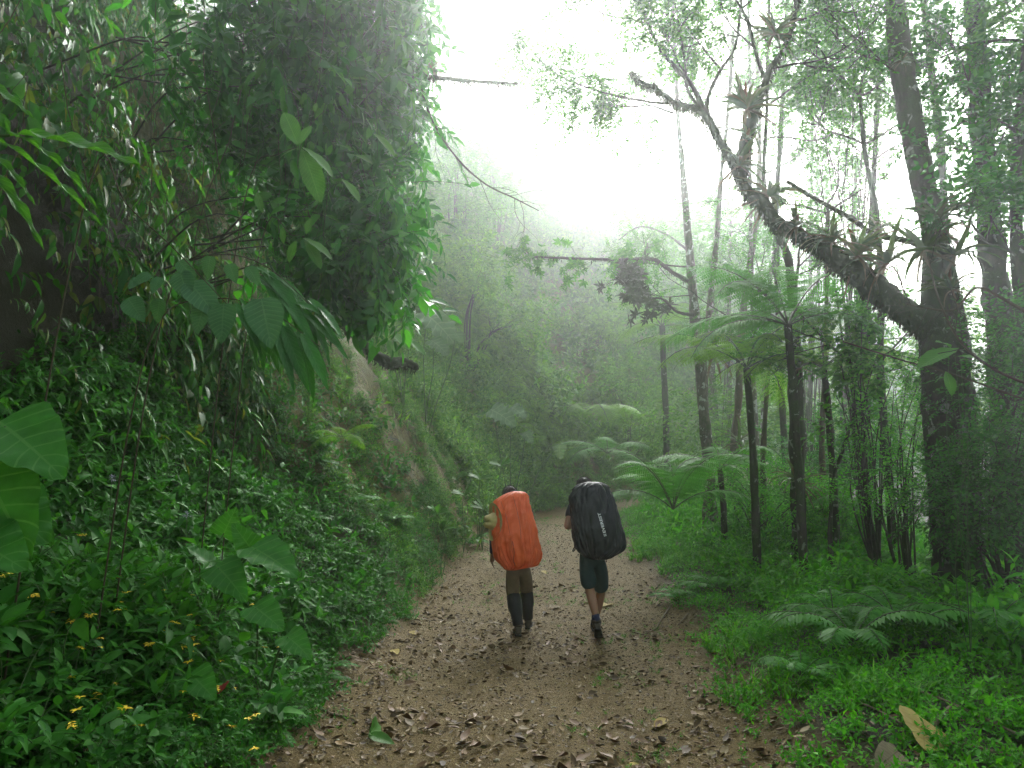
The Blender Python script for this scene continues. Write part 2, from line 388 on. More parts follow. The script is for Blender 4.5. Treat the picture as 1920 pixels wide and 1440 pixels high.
def ground_mat(name):
    m, N, L = new_mat(name); ge = N.new('ShaderNodeNewGeometry'); at = N.new('ShaderNodeAttribute'); at.attribute_name = 'zones'
    sx = N.new('ShaderNodeSeparateXYZ'); L.new(at.outputs['Vector'], sx.inputs[0])
    P = ge.outputs['Position']
    n1 = noise(N, L, 55, 8, .7, P); n2 = noise(N, L, 3.0, 5, .6, P, .5); n3 = noise(N, L, 160, 3, .6, P)
    soil = ramp(N, [(.06, .036, .007), (.25, .16, .033), (.44, .31, .07)], [.3, .52, .75]); L.new(n1.outputs[0], soil.inputs[0])
    dark = mixc(N, L, n2.outputs[0], soil.outputs[0], (.15, .105, .030), 'MIX')
    grit = ramp(N, [(0, 0, 0), (1, 1, 1)], [.62, .70]); L.new(n3.outputs[0], grit.inputs[0])
    gm = N.new('ShaderNodeMath'); gm.operation = 'MULTIPLY'; gm.inputs[1].default_value = .55; L.new(grit.outputs[0], gm.inputs[0])
    path = mixc(N, L, gm.outputs[0], dark, (.28, .20, .09))
    # clay of the cut bank, streaked and partly mossy
    mp = N.new('ShaderNodeMapping'); mp.inputs['Scale'].default_value = (1, 1, .35); L.new(P, mp.inputs[0])
    nc = noise(N, L, 11, 9, .75, mp.outputs[0], .9); clay = ramp(N, [(.025, .022, .007), (.09, .078, .02), (.18, .148, .042), (.33, .27, .10)], [.36, .46, .56, .68]); L.new(nc.outputs[0], clay.inputs[0])
    nm = noise(N, L, 2.2, 5, .65, P); mf = ramp(N, [(0, 0, 0), (1, 1, 1)], [.42, .58]); L.new(nm.outputs[0], mf.inputs[0])
    mm = N.new('ShaderNodeMath'); mm.operation = 'MULTIPLY'; mm.inputs[1].default_value = .75; L.new(mf.outputs[0], mm.inputs[0])
    clay2 = mixc(N, L, mm.outputs[0], clay.outputs[0], (.13, .15, .022))
    humus = mixc(N, L, n1.outputs[0], (.016, .016, .007), (.045, .042, .018))
    c = mixc(N, L, sx.outputs[1], humus, clay2); c = mixc(N, L, sx.outputs[0], c, path)
    b = N.new('ShaderNodeBsdfPrincipled'); L.new(c, b.inputs['Base Color'])
    rr = N.new('ShaderNodeMapRange'); L.new(n2.outputs[0], rr.inputs[0]); rr.inputs[3].default_value = .55; rr.inputs[4].default_value = .85; L.new(rr.outputs[0], b.inputs['Roughness'])
    b.inputs['Specular IOR Level'].default_value = .25
    bp = N.new('ShaderNodeBump'); bp.inputs['Strength'].default_value = 1; bp.inputs['Distance'].default_value = .04; L.new(n1.outputs[0], bp.inputs['Height'])
    bp2 = N.new('ShaderNodeBump'); bp2.inputs['Strength'].default_value = .8; bp2.inputs['Distance'].default_value = .09; L.new(nc.outputs[0], bp2.inputs['Height']); L.new(bp.outputs[0], bp2.inputs['Normal'])
    L.new(bp2.outputs[0], b.inputs['Normal'])
    o = N.new('ShaderNodeOutputMaterial'); L.new(b.outputs[0], o.inputs[0]); return m
MA['ground'] = ground_mat('forest_soil')

# ------------------------------------------------------------------ the lie of the land
def interp(v, xs, ys): return np.interp(v, xs, ys)
def xc(y): return interp(y, [-8, 5, 9, 14, 20, 23, 27, 32, 40, 50, 80], [0, .08, .42, .5, .95, 1.7, 3.8, 7.5, 14, 24, 60])
def hw(y): return interp(y, [0, 5, 9, 14, 20, 30, 50], [1.5, 1.45, 1.65, 1.6, 1.5, 1.5, 1.5])
def zp(y): return interp(y, [-10, 8.5, 11, 14, 20, 30, 40, 80], [0, 0, .12, .4, .9, 1.5, 2.1, 4])
SG = np.array([0, .15, .3, .6, .9, 1.2, 1.6, 2, 2.5, 3, 3.6, 4.3, 5, 6, 7.5, 9, 12, 16, 22, 30, 45, 70])
PROF = [(-10, [(0, 0), (.6, .12), (1.5, .6), (2.5, 1.2), (3.5, 2.3), (4.5, 5), (6, 9.5), (12, 17), (30, 21), (70, 24)]),
        (5.5, [(0, 0), (.6, .15), (1.5, .6), (2.5, 1.15), (3.5, 2.2), (4.4, 4.8), (6, 9.8), (12, 17), (30, 21), (70, 24)]),
        (9, [(0, 0), (.4, .3), (1, .75), (1.5, 1.05), (2.6, 1.6), (3.2, 2.8), (4, 5), (5.4, 8.8), (8, 13), (12, 17), (30, 21), (70, 24)]),
        (12, [(0, 0), (.3, .45), (.9, 1.15), (1.5, 1.6), (2.1, 2.6), (3.0, 4.4), (4.2, 7.4), (7, 11.5), (12, 16), (30, 20), (70, 22)]),
        (15.5, [(0, 0), (.15, .5), (.6, 1.6), (1.5, 3.1), (2.6, 4.8), (4, 7), (7, 10.5), (12, 14), (30, 22), (70, 24)]),
        (22, [(0, 0), (.3, .6), (1, 1.9), (3.6, 5.8), (7, 10.5), (12, 15), (30, 24), (70, 28)]),
        (27, [(0, 0), (.5, 1.9), (1.0, 3.4), (1.7, 4.8), (3, 6.8), (5, 9.9), (7, 12.6), (12, 18), (30, 26), (70, 32)]),
        (30.5, [(0, 0), (.5, 1), (2, 2.6), (5, 5.5), (8, 8.6), (12, 13), (30, 25), (70, 32)]),
        (45, [(0, 0), (1, 1.6), (2.4, 4), (6, 9), (10, 13), (16, 17), (30, 25), (70, 34)]),
        (90, [(0, 0), (2, 3), (10, 12), (20, 19), (30, 25), (70, 38)])]
PY = np.array([p[0] for p in PROF], float); PT = np.array([[np.interp(s, *zip(*p[1])) for s in SG] for p in PROF])
RG = np.array([0, .3, 1, 2, 4, 8, 15, 40, 70]); RZ = np.array([0, .1, .26, .36, .30, -.7, -4, -13, -18])
def H(x, y):
    x = np.asarray(x, float); y = np.asarray(y, float); x, y = np.broadcast_arrays(x, y)
    c = xc(y); h = hw(y); s = np.maximum(c - h - x, 0); r = np.maximum(x - c - h, 0)
    j = np.clip(np.searchsorted(PY, y) - 1, 0, len(PY) - 2); f = np.clip((y - PY[j]) / (PY[j + 1] - PY[j]), 0, 1); f = f * f * (3 - 2 * f)
    i = np.clip(np.searchsorted(SG, s) - 1, 0, len(SG) - 2); g = np.clip((s - SG[i]) / (SG[i + 1] - SG[i]), 0, 1)
    lz = (PT[j, i] * (1 - g) + PT[j, i + 1] * g) * (1 - f) + (PT[j + 1, i] * (1 - g) + PT[j + 1, i + 1] * g) * f
    rz = np.interp(r, RG, RZ)
    amp = np.clip(s * .35, 0, .55) + np.clip(r * .12, 0, .4)
    cl = np.clip(s / .4, 0, 1) * np.clip((4 - s) / 1, 0, 1) * np.clip((y - 10) / 2, 0, 1) * np.clip((19 - y) / 2, 0, 1)
    lz = lz + cl * .30 * (.35 - np.abs(fbm(y * 1.6 + s * .5, s * .9, 71, 4)) * 2)
    u = np.abs(x - c) / np.maximum(h, .1); rut = -.035 * np.exp(-((u - .55) / .22) ** 2)
    return zp(y) + lz + rz + amp * fbm(x * .8, y * .8, 3, 4) + .05 * fbm(x * 1.1, y * 1.1, 9, 3) + .012 * fbm(x * 3, y * 3, 5, 2) + rut * (s + r < .01)
def Nrm(x, y, e=.08):
    a = (H(x + e, y) - H(x - e, y)) / (2 * e); b = (H(x, y + e) - H(x, y - e)) / (2 * e)
    return nrm(np.stack([-a, -b, np.ones_like(a)], -1))
def S_left(x, y): return xc(y) - hw(y) - x
def R_right(x, y): return x - xc(y) - hw(y)

def build_terrain():
    ys = [-5.0]
    while ys[-1] < 92: ys.append(ys[-1] + (.07 if 3 < ys[-1] < 13 else .16 if ys[-1] < 20 else .4 if ys[-1] < 40 else .9))
    ys = np.array(ys)
    q = np.concatenate([-np.geomspace(60, 6.2, 34), np.arange(-6, 5.01, .07), np.geomspace(5.3, 60, 34)])
    X, Y = np.meshgrid(q, ys, indexing='xy'); X = X + xc(Y) * np.clip(1 - np.abs(X) / 60, 0, 1)
    Z = H(X, Y); nx, ny = len(q), len(ys)
    V = np.stack([X, Y, Z], -1).reshape(-1, 3)
    jj, ii = np.meshgrid(np.arange(ny - 1), np.arange(nx - 1), indexing='ij')
    a = (jj * nx + ii).ravel(); quads = np.stack([a, a + 1, a + nx + 1, a + nx], -1)
    cx = V[quads].mean(1)
    s = S_left(cx[:, 0], cx[:, 1]); r = R_right(cx[:, 0], cx[:, 1])
    wob = .18 * fbm(cx[:, 0] * .9, cx[:, 1] * .9, 21, 3)
    cls = np.where(s + wob > .12, 1, np.where(r + wob > .0, 2, 0))
    sv, rv = S_left(V[:, 0], V[:, 1]), R_right(V[:, 0], V[:, 1])
    nz = .5 * fbm(V[:, 0] * 1.3, V[:, 1] * 1.3, 31, 3)
    pathm = np.clip(1 - (np.maximum(sv, rv * .8) + nz * .5 - .0) / .5, 0, 1)
    nn = Nrm(V[:, 0], V[:, 1])
    clay = np.clip((.9 - nn[:, 2]) * 4, 0, 1) * (sv > 0) * np.clip((V[:, 1] - 9.5) / 2, 0, 1)
    clay = np.maximum(clay, np.clip((sv > 0) * (1 - sv / 1.2), 0, 1) * .7 * (V[:, 1] > 9))
    attr = np.stack([pathm, clay, pathm * 0], -1)
    for k, name in ((0, 'path'), (1, 'hillside'), (2, 'ground')):
        Q = quads[cls == k]; u, inv = np.unique(Q, return_inverse=True); Q = inv.reshape(-1, 4)
        g = Geo(); g.add(V[u], np.concatenate([Q[:, [0, 1, 2]], Q[:, [0, 2, 3]]]))
        o = g.obj(name, MA['ground']); o['kind'] = 'structure'
        at = o.data.attributes.new('zones', 'FLOAT_VECTOR', 'POINT'); at.data.foreach_set('vector', attr[u].astype(np.float32).ravel())
build_terrain()

def in_view(P, mx=.18, my=.15, front=.6):
    """true where a point is inside the camera's frame widened by a margin"""
    P = np.asarray(P); d = P - np.array([0, 0, CAMZ])
    f = d[:, 1] * math.cos(PITCH) + d[:, 2] * math.sin(PITCH); v = -d[:, 1] * math.sin(PITCH) + d[:, 2] * math.cos(PITCH)
    fs = np.maximum(f, .1); lim = .692
    return (f > front) & (np.abs(d[:, 0]) < lim * (1 + mx) * fs + .6) & (np.abs(v) < .519 * (1 + my) * fs + .6)
def sow(rng, n, xr, yr, cond, steep=True):
    """random rooted points on the land where cond(x, y, s, r) holds; returns P, N"""
    x = rng.uniform(*xr, n); y = rng.uniform(*yr, n)
    s = S_left(x, y); r = R_right(x, y); k = cond(x, y, s, r); x, y = x[k], y[k]
    N = Nrm(x, y)
    if steep:
        k = rng.uniform(0, 1, len(x)) < np.minimum(1 / N[:, 2], 4) / 4; x, y, N = x[k], y[k], N[k]
    P = np.stack([x, y, H(x, y)], -1); k = in_view(P)
    return P[k], N[k]
# ------------------------------------------------------------------ plant templates
rng = np.random.default_rng(7)
LF_ov = leafT(.24, 2, .3, .18); LF_ov3 = leafT(.26, 3, .25, .2, .7); LF_la = leafT(.13, 2, .3, .25); LF_la3 = leafT(.15, 3, .35, .3, .7)
LF_1 = leafT(.22, 1, .3, .15); LF_1n = leafT(.14, 1, .3, .2); LF_dr = leafT(.16, 3, .5, .05, .7)
def many(n, f): return [f(i) for i in range(n)]
HERB = many(7, lambda i: stem_plant(rng, 4, .34, 1.3, LF_ov, (.055, .10), 5, .5, comp=(i % 2 == 0), r=.0028, start=.3)) + \
       many(4, lambda i: stem_plant(rng, 5, .30, 1.5, LF_ov3, (.06, .11), 5, .6, r=.003)) + \
       many(3, lambda i: stem_plant(rng, 4, .42, .9, LF_la3, (.09, .16), 6, .5, r=.003)) + many(1, lambda i: stem_plant(rng, 3, .40, .9, LF_ov3, (.13, .20), 3, .4, r=.004))
HERBS = many(8, lambda i: stem_plant(rng, 5, .13, 1.6, LF_1, (.022, .045), 4, .5, r=.0015))           # creeping small-leaved
MID = many(8, lambda i: stem_plant(rng, 6, .6, 1.0, LF_1, (.08, .15), 7, .5, r=.005)) + \
      many(4, lambda i: stem_plant(rng, 6, .7, 1.0, LF_1n, (.14, .24), 6, .7, hang=.3, r=.005))
FAR = many(8, lambda i: stem_plant(rng, 7, 1.0, .9, LF_1, (.16, .28), 7, .4, r=.01))
def droop_spray(rng, leaf, L, n, ll, hang=1.0, r=.003):
    """a twig reaching out along +Y, then hanging, its leaves pointing down"""
    g = Geo(); t = np.linspace(0, 1, 7)
    pts = np.stack([rng.normal(0, .05) * t * L, L * .55 * np.sin(t * 1.5), L * (.12 * t - .8 * t ** 2.2 * hang)], -1)
    g.add(*tube(pts, np.linspace(r, r * .4, 7), 3, cap=False), 1)
    tt = np.linspace(.12, 1, n); idx = tt * 6; i0 = np.minimum(idx.astype(int), 5); f = (idx - i0)[:, None]
    pp = pts[i0] * (1 - f) + pts[i0 + 1] * f; tg = nrm(pts[i0 + 1] - pts[i0]); a = rng.uniform(0, 6.28, n)
    D = nrm(np.stack([np.cos(a), np.sin(a) * .7, np.zeros(n)], -1) * .55 + tg * .5 + [0, 0, -.75] + rng.normal(0, .15, (n, 3)))
    nm = np.stack([rng.normal(0, .6, n), np.full(n, 1.0), np.full(n, .5)], -1)
    g.add(*place(leaf, pp, frames(D, nm), rng.uniform(*ll, n)), 0); return g.arr()
BRD = leafT(.30, 3, .25, .2, .62)
CURT = many(4, lambda i: droop_spray(rng, BRD, rng.uniform(.4, .8), 9, (.10, .17))) + many(3, lambda i: droop_spray(rng, LF_la3, rng.uniform(.6, 1.0), 8, (.18, .30))) + many(7, lambda i: droop_spray(rng, LF_dr, rng.uniform(.5, 1.0), 12, (.11, .20))) + many(4, lambda i: droop_spray(rng, LF_la, rng.uniform(.5, .9), 14, (.08, .15)))
def spray(rng, leaf, L, n, ll, r=.003, el=.5, up=1.0):
    """a leafy twig along +Y"""
    g = Geo(); t = np.linspace(0, 1, 5)
    pts = np.stack([rng.normal(0, .06) * t * L, L * t, -.15 * L * t * t + rng.normal(0, .03) * t], -1)
    g.add(*tube(pts, np.linspace(r, r * .4, 5), 3, cap=False), 1)
    tt = np.linspace(.15, 1, n); idx = tt * 4; i0 = np.minimum(idx.astype(int), 3); f = (idx - i0)[:, None]
    pp = pts[i0] * (1 - f) + pts[i0 + 1] * f; sg = np.where(np.arange(n) % 2 == 0, 1, -1)
    D = nrm(np.stack([sg * 1.0, np.full(n, el), rng.normal(-.1, .3, n)], -1) + rng.normal(0, .15, (n, 3))); D[-1] = [0, 1, -.1]
    g.add(*place(leaf, pp, frames(D, np.array([0, 0, up]) + rng.normal(0, .35, (n, 3))), rng.uniform(*ll, n)), 0); return g.arr()
SPR = many(6, lambda i: spray(rng, LF_ov, .42, 11, (.07, .12))) + many(4, lambda i: spray(rng, LF_ov3, .45, 8, (.11, .17)))
SPR_S = many(10, lambda i: spray(rng, LF_1, .4, 13, (.05, .09)))
SPR_F = many(8, lambda i: spray(rng, LF_1, .7, 13, (.12, .2)))
def whorl(rng, leaf, n, ll):
    a = np.arange(n) * 2.4 + rng.uniform(0, 6); e = rng.uniform(-.3, .7, n)
    D = np.stack([np.cos(a) * np.cos(e), np.sin(a) * np.cos(e) * .8 + .4, np.sin(e)], -1)
    g = Geo(); g.add(*place(leaf, np.zeros((n, 3)) + rng.normal(0, .01, (n, 3)), frames(nrm(D), [0, 0, 1.0]), rng.uniform(*ll, n))); return g.arr()
WH = many(8, lambda i: whorl(rng, leafT(.15, 2, .25, .15, .9), 9, (.10, .18)))
FROND_S = many(6, lambda i: frond(rng, 1.0, 22, .22, rng.uniform(.7, 1.1), rng.uniform(1.3, 1.9), 0, .12))
def fern_rosette(i, k=8, L=.6): return rosette(rng, k, lambda j: (lambda A: (A[0] * L * rng.uniform(.75, 1.1), A[1], A[2]))(FROND_S[rng.integers(6)]))
FERN = many(5, fern_rosette)
LEAFM = lambda k, s='stem': [MA[k], MA[s]]

def up_frames(rng, N, lean=.5, jit=.25):
    """local +Z along a mix of up and the surface normal, random turn"""
    z = nrm(np.array([0, 0, 1.0]) * (1 - lean) + N * lean + rng.normal(0, jit, N.shape))
    a = rng.uniform(0, 2 * PI, len(N)); h = np.stack([np.cos(a), np.sin(a), np.zeros_like(a)], -1)
    y = nrm(h - (h * z).sum(-1, keepdims=True) * z); return np.stack([np.cross(y, z), y, z], -1)
def out_frames(rng, N, jit=.5, up=.1):
    """local +Y pointing out of the surface, +Z near up"""
    h = N.copy(); h[:, 2] *= .3; y = nrm(nrm(h) + rng.normal(0, jit, N.shape) * [1, 1, .4] + [0, 0, up])
    return frames(y, [0, 0, 1.0])
def stuff(name, g, mats, **kw):
    o = g.obj(name, mats); o['kind'] = 'stuff'; STAT.append((name, len(o.data.polygons))); return o

# ------------------------------------------------------------------ undergrowth of the left bank, near
def left_undergrowth():
    rng = np.random.default_rng(11); g = Geo()
    P, N = sow(rng, 60000, (-7, 0), (2.6, 14), lambda x, y, s, r: (s > .12 + .5 * np.clip(y - 8.5, 0, 1) * vnoise(x * 1.2, y * 1.2, 4)) & (s < 3.4) & (rng.uniform(0, 1, len(x)) < np.where(y < 8.8, .42, .22) * np.clip(.25 + s * 1.6, 0, 1)) & ~((y > 9.2) & (y < 12) & (s > .5) & (s < 1.7) & (vnoise(x * 1.5, y * 1.5, 8) < .55)) & ((y < 10.8) | (rng.uniform(0, 1, len(x)) < .12)))
    pt = vnoise(P[:, 0] * 1.3 + 5, P[:, 1] * 1.3, 77); pt2 = vnoise(P[:, 0] * 2.6, P[:, 1] * 2.6, 78); k = rng.uniform(0, 1, len(P)) < np.clip(.25 + 1.3 * pt2, 0, 1) * np.where(pt > .6, .55, 1); P, N, pt = P[k], N[k], pt[k]
    sz = rng.uniform(.5, 1.2, len(P)) * (.55 + 1.15 * pt) * np.clip(.45 + S_left(P[:, 0], P[:, 1]) * .7, .4, 1.1)
    scatter(g, HERB, P - [0, 0, .03], up_frames(rng, N, .35), sz, rng)
    P, N = sow(rng, 26000, (-4, 1), (3, 16), lambda x, y, s, r: (s > -.05 + .25 * vnoise(x * 2, y * 2, 5)) & (s < .9) & (vnoise(x * 1.5, y * 1.5, 14) > .3))
    scatter(g, HERBS, P, up_frames(rng, N, .4), rng.uniform(.7, 1.6, len(P)), rng)
    P, N = sow(rng, 12000, (-7, 0), (2.6, 12), lambda x, y, s, r: (s > .15) & (s < 3.2) & (vnoise(x * 1.1, y * 1.1, 90) > .58) & (rng.uniform(0, 1, len(x)) < .35))
    scatter(g, [(V * .5, T, M) for V, T, M in FERN[:3]] + HERB[-1:], P, up_frames(rng, N, .4), rng.uniform(.7, 1.4, len(P)), rng)
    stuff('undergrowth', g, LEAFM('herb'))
left_undergrowth()
def left_wall():
    """leaves that hang over the steep upper bank"""
    rng = np.random.default_rng(12); g = Geo()
    P, N = sow(rng, 60000, (-12, -1), (2, 15.5), lambda x, y, s, r: (s > np.where(y < 12, 2.6, 3.4 + (y - 12) * .2)) & (s < 9) & (rng.uniform(0, 1, len(x)) < .42))
    k = P[:, 2] > 2.2; P, N = P[k], N[k]; off = N * rng.uniform(-.1, .8, (len(P), 1)) * np.clip((P[:, 2:3] - 2.4) / 2.5, .1, 1)
    big = vnoise(P[:, 0] * 1.4 + P[:, 2], P[:, 1] * 1.1 + P[:, 2] * .9, 44); k = rng.uniform(0, 1, len(P)) < np.clip((big - .25) * 2.2, .12, 1)
    P, N, off, big = P[k], N[k], off[k], big[k]
    scatter(g, CURT, P + off, out_frames(rng, N), rng.uniform(.6, 1.2, len(P)) * (.75 + .6 * big), rng)
    stuff('wall_foliage', g, LEAFM('curtain', 'vine'))
left_wall()
def blob(rng, g, c, rad, n, tm, sc, out=.6, hang=.1, shell=.55):
    """leafy twigs through an ellipsoid, pointing outwards"""
    d = nrm(rng.normal(size=(n, 3))); q = rng.uniform(shell ** 3, 1, n) ** (1 / 3)
    q = q * (1 + .5 * (vnoise(d[:, 0] * 3 + c[0], d[:, 2] * 3 + d[:, 1] * 2 + c[1], 3) - .5) * 2)
    P = np.array(c) + d * q[:, None] * np.array(rad)
    D = nrm(d * out + rng.normal(0, .5, (n, 3)) - [0, 0, hang])
    scatter(g, tm, P, frames(D, np.array([0, 0, 1.0]) + d * .4), rng.uniform(*sc, n), rng)
def overhang():
    """the bushes that lean out from the bank top over the path"""
    rng = np.random.default_rng(13)
    t = empty('overhanging_bush', PW(560, 420, 8.5), 'leafy bush leaning out from the top of the left bank over the path', 'bush')
    o = np.array(t.location); g = Geo(); h = Geo()
    for (px, py, d, r, n) in ((640, 60, 9, (1.0, 1.2, 1.0), 650), (690, 230, 8.8, (.62, .8, .62), 380), (640, -60, 9, (1.05, 1.2, .8), 500), (700, 400, 8.6, (.52, .7, .5), 330),
                              (560, 250, 8.6, (.9, 1, .8), 450), (560, 60, 8.6, (.9, 1, .9), 450), (690, 505, 8.4, (.5, .6, .36), 330), (600, 430, 8.4, (.6, .7, .5), 260), (460, 120, 8, (.9, .9, .9), 320), (740, 30, 9.4, (.4, .7, .6), 230),
                              (745, 130, 9.2, (.3, .5, .4), 130)):
        c = PW(px, py, d)
        blob(rng, g, c - o, r, int(n * .20), SPR, (.8, 1.9), hang=.5, shell=.3); blob(rng, g, c - o, r, int(n * .34), CURT, (.5, 1.35), hang=.3, shell=.6)
        a = PW(px - 330, py + 60, d + .3) - o; b = c - o
        for k in range(4):
            e = b + nrm(rng.normal(size=3)) * np.array(r) * .85; m = (a + e) / 2 + rng.normal(0, .25, 3) + [0, 0, .25]
            h.add(*tube(spline([a + rng.normal(0, .15, 3), m, e], 6), np.linspace(.014, .004, 13), 5), 0)
    cr = g.obj('foliage', LEAFM('gloss', 'twig'), t); h.obj('limb', MA['twig'], t)
overhang()

def forest_hill():
    """growth of the farther left slope and the hill behind, in the mist"""
    rng = np.random.default_rng(14); g = Geo(); h = Geo()
    # the green slope beyond the clay face
    P, N = sow(rng, 26000, (-14, 2), (12.5, 27), lambda x, y, s, r: (s > .05) & (s < 11) & ((y > 18) | (s > 3.4) | ((y > 16.5) & (s > 2.2)) | (rng.uniform(0, 1, len(x)) < .06)) & (rng.uniform(0, 1, len(x)) < .5))
    scatter(g, MID, P, up_frames(rng, N, .6), rng.uniform(.6, 1.3, len(P)), rng)
    P, N = sow(rng, 9000, (-14, 2), (12.5, 27), lambda x, y, s, r: (s > .0) & (s < 9) & ((y > 18) | (s > 3.3)) & (vnoise(x * .8, y * .8, 3) > .45))
    scatter(g, [(V * .55, T, M) for V, T, M in FERN], P, up_frames(rng, N, .5), rng.uniform(.7, 1.8, len(P)), rng)
    P, N = sow(rng, 16000, (-6, 0), (10.5, 18), lambda x, y, s, r: (s > .05) & (s < 4.2) & (vnoise(x * 2.2 + y, y * 2.2, 33) > np.where(y > 12.5, .5, .5)))
    scatter(g, [(V * .4, T, M) for V, T, M in MID] + HERBS, P, up_frames(rng, N, .8), rng.uniform(.4, 1.1, len(P)), rng)
    P, N = sow(rng, 9000, (-1, 16), (20, 36), lambda x, y, s, r: (s > -.1) & (s < 2.2), False)
    scatter(g, MID + [(V * .8, T, M) for V, T, M in FERN], P, up_frames(rng, N, .7), rng.uniform(.6, 1.2, len(P)), rng)
    stuff('slope_foliage', g, LEAFM('far'))
    P, N = sow(rng, 60000, (-40, 60), (26, 88), lambda x, y, s, r: (s > .25) & (s < 60) & ~((y < 29) & (s < .7)) & (rng.uniform(0, 1, len(x)) < .6))
    k = P[:, 2] < 34; P, N = P[k], N[k]
    scatter(h, FAR, P, up_frames(rng, N, .5), rng.uniform(.8, 2.3, len(P)) * np.clip(P[:, 1] / 40, .75, 1.6), rng)
    stuff('hillside_forest', h, LEAFM('far'))
    q = Geo(); P, N = sow(rng, 16000, (-10, 4), (24.5, 28.8), lambda x, y, s, r: (s > .5) & (s < 11) & (y > 24.5) & (vnoise(x, y * 2, 61) > .35))
    scatter(q, [(V * .8, T, M) for V, T, M in FERN], P, up_frames(rng, N, .75), rng.uniform(.8, 2.2, len(P)), rng)
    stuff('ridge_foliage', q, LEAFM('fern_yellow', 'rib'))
forest_hill()

def right_undergrowth():
    rng = np.random.default_rng(15); g = Geo(); b = Geo()
    P, N = sow(rng, 60000, (1, 14), (3.2, 24), lambda x, y, s, r: (r > .75 + .7 * vnoise(x, y, 6) + .25 * np.clip(9 - y, 0, 3)) & (r < 10) & (rng.uniform(0, 1, len(x)) < .55))
    r = R_right(P[:, 0], P[:, 1])
    near = P[:, 1] < 10
    sc = rng.uniform(.6, 1.2, len(P)) * np.clip(.35 + r * .35 + (P[:, 1] - 5) * .05, .4, 1.5)
    scatter(g, HERB, P[near], up_frames(rng, N[near], .3), sc[near], rng)
    f = ~near; k = rng.uniform(0, 1, f.sum()) < .4
    scatter(g, MID, P[f][k], up_frames(rng, N[f][k], .3), (sc[f] * .8)[k], rng)
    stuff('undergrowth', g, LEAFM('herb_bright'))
    P, N = sow(rng, 90000, (-2, 9), (3.2, 22), lambda x, y, s, r: (r > -.15 - .35 * np.clip(6 - y, 0, 1) + .7 * vnoise(x * 1.3, y * 1.3, 6)) & (r < 3.4) & (rng.uniform(0, 1, len(x)) < .33 + .3 * (r > .5)) & (s <= 0) & (vnoise(x * 1.7, y * 1.7, 17) > .22))
    scatter(b, HERBS, P, up_frames(rng, N, .3), rng.uniform(.7, 1.7, len(P)), rng)
    P, N = sow(rng, 40000, (-1, 7), (3.2, 20), lambda x, y, s, r: (r > .15 + .6 * vnoise(x * 1.3, y * 1.3, 6)) & (r < 3) & (vnoise(x * 1.1, y * 1.3, 87) > .42) & (rng.uniform(0, 1, len(x)) < .4))
    scatter(b, HERB, P, up_frames(rng, N, .3), rng.uniform(.25, .75, len(P)), rng)
    P, N = sow(rng, 9000, (-2, 2.5), (4, 22), lambda x, y, s, r: (s <= 0) & (r <= 0) & (vnoise(x * 1.3, y * 1.3, 19) > .62))
    scatter(b, HERBS, P, up_frames(rng, N, .3), rng.uniform(.2, .5, len(P)), rng)
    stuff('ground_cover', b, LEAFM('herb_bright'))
    # grass of the verge
    q = Geo(); bl = []
    for i in range(8):
        u = Geo(); n = 16; a = rng.uniform(0, 6.28, n)
        for j in range(n):
            L = rng.uniform(.08, .26); t = np.linspace(0, 1, 4); w_ = .0035
            c = np.stack([np.cos(a[j]) * L * .7 * t ** 2, np.sin(a[j]) * L * .7 * t ** 2, L * (t - .35 * t ** 3)], -1) + [*rng.normal(0, .02, 2), 0]
            sd_ = np.array([-math.sin(a[j]), math.cos(a[j]), 0]) * w_
            V = np.concatenate([c - sd_, c + sd_]); V[3] = V[7] = c[3]
            u.add(V, [[0, 4, 1], [4, 5, 1], [1, 5, 2], [5, 6, 2], [2, 6, 3]])
        bl.append(u.arr())
    P, N = sow(rng, 30000, (0, 9), (3.2, 20), lambda x, y, s, r: (r > -.1 + .7 * vnoise(x * 1.3, y * 1.3, 6)) & (r < 2.0) & (s <= 0) & (vnoise(x * 1.2, y * 1.2, 27) > np.where(y < 6.5, .72, .45)))
    scatter(q, bl, P, up_frames(rng, N, .3, .1), rng.uniform(.6, 1.5, len(P)), rng)
    stuff('grass', q, [MA['grass']])
right_undergrowth()

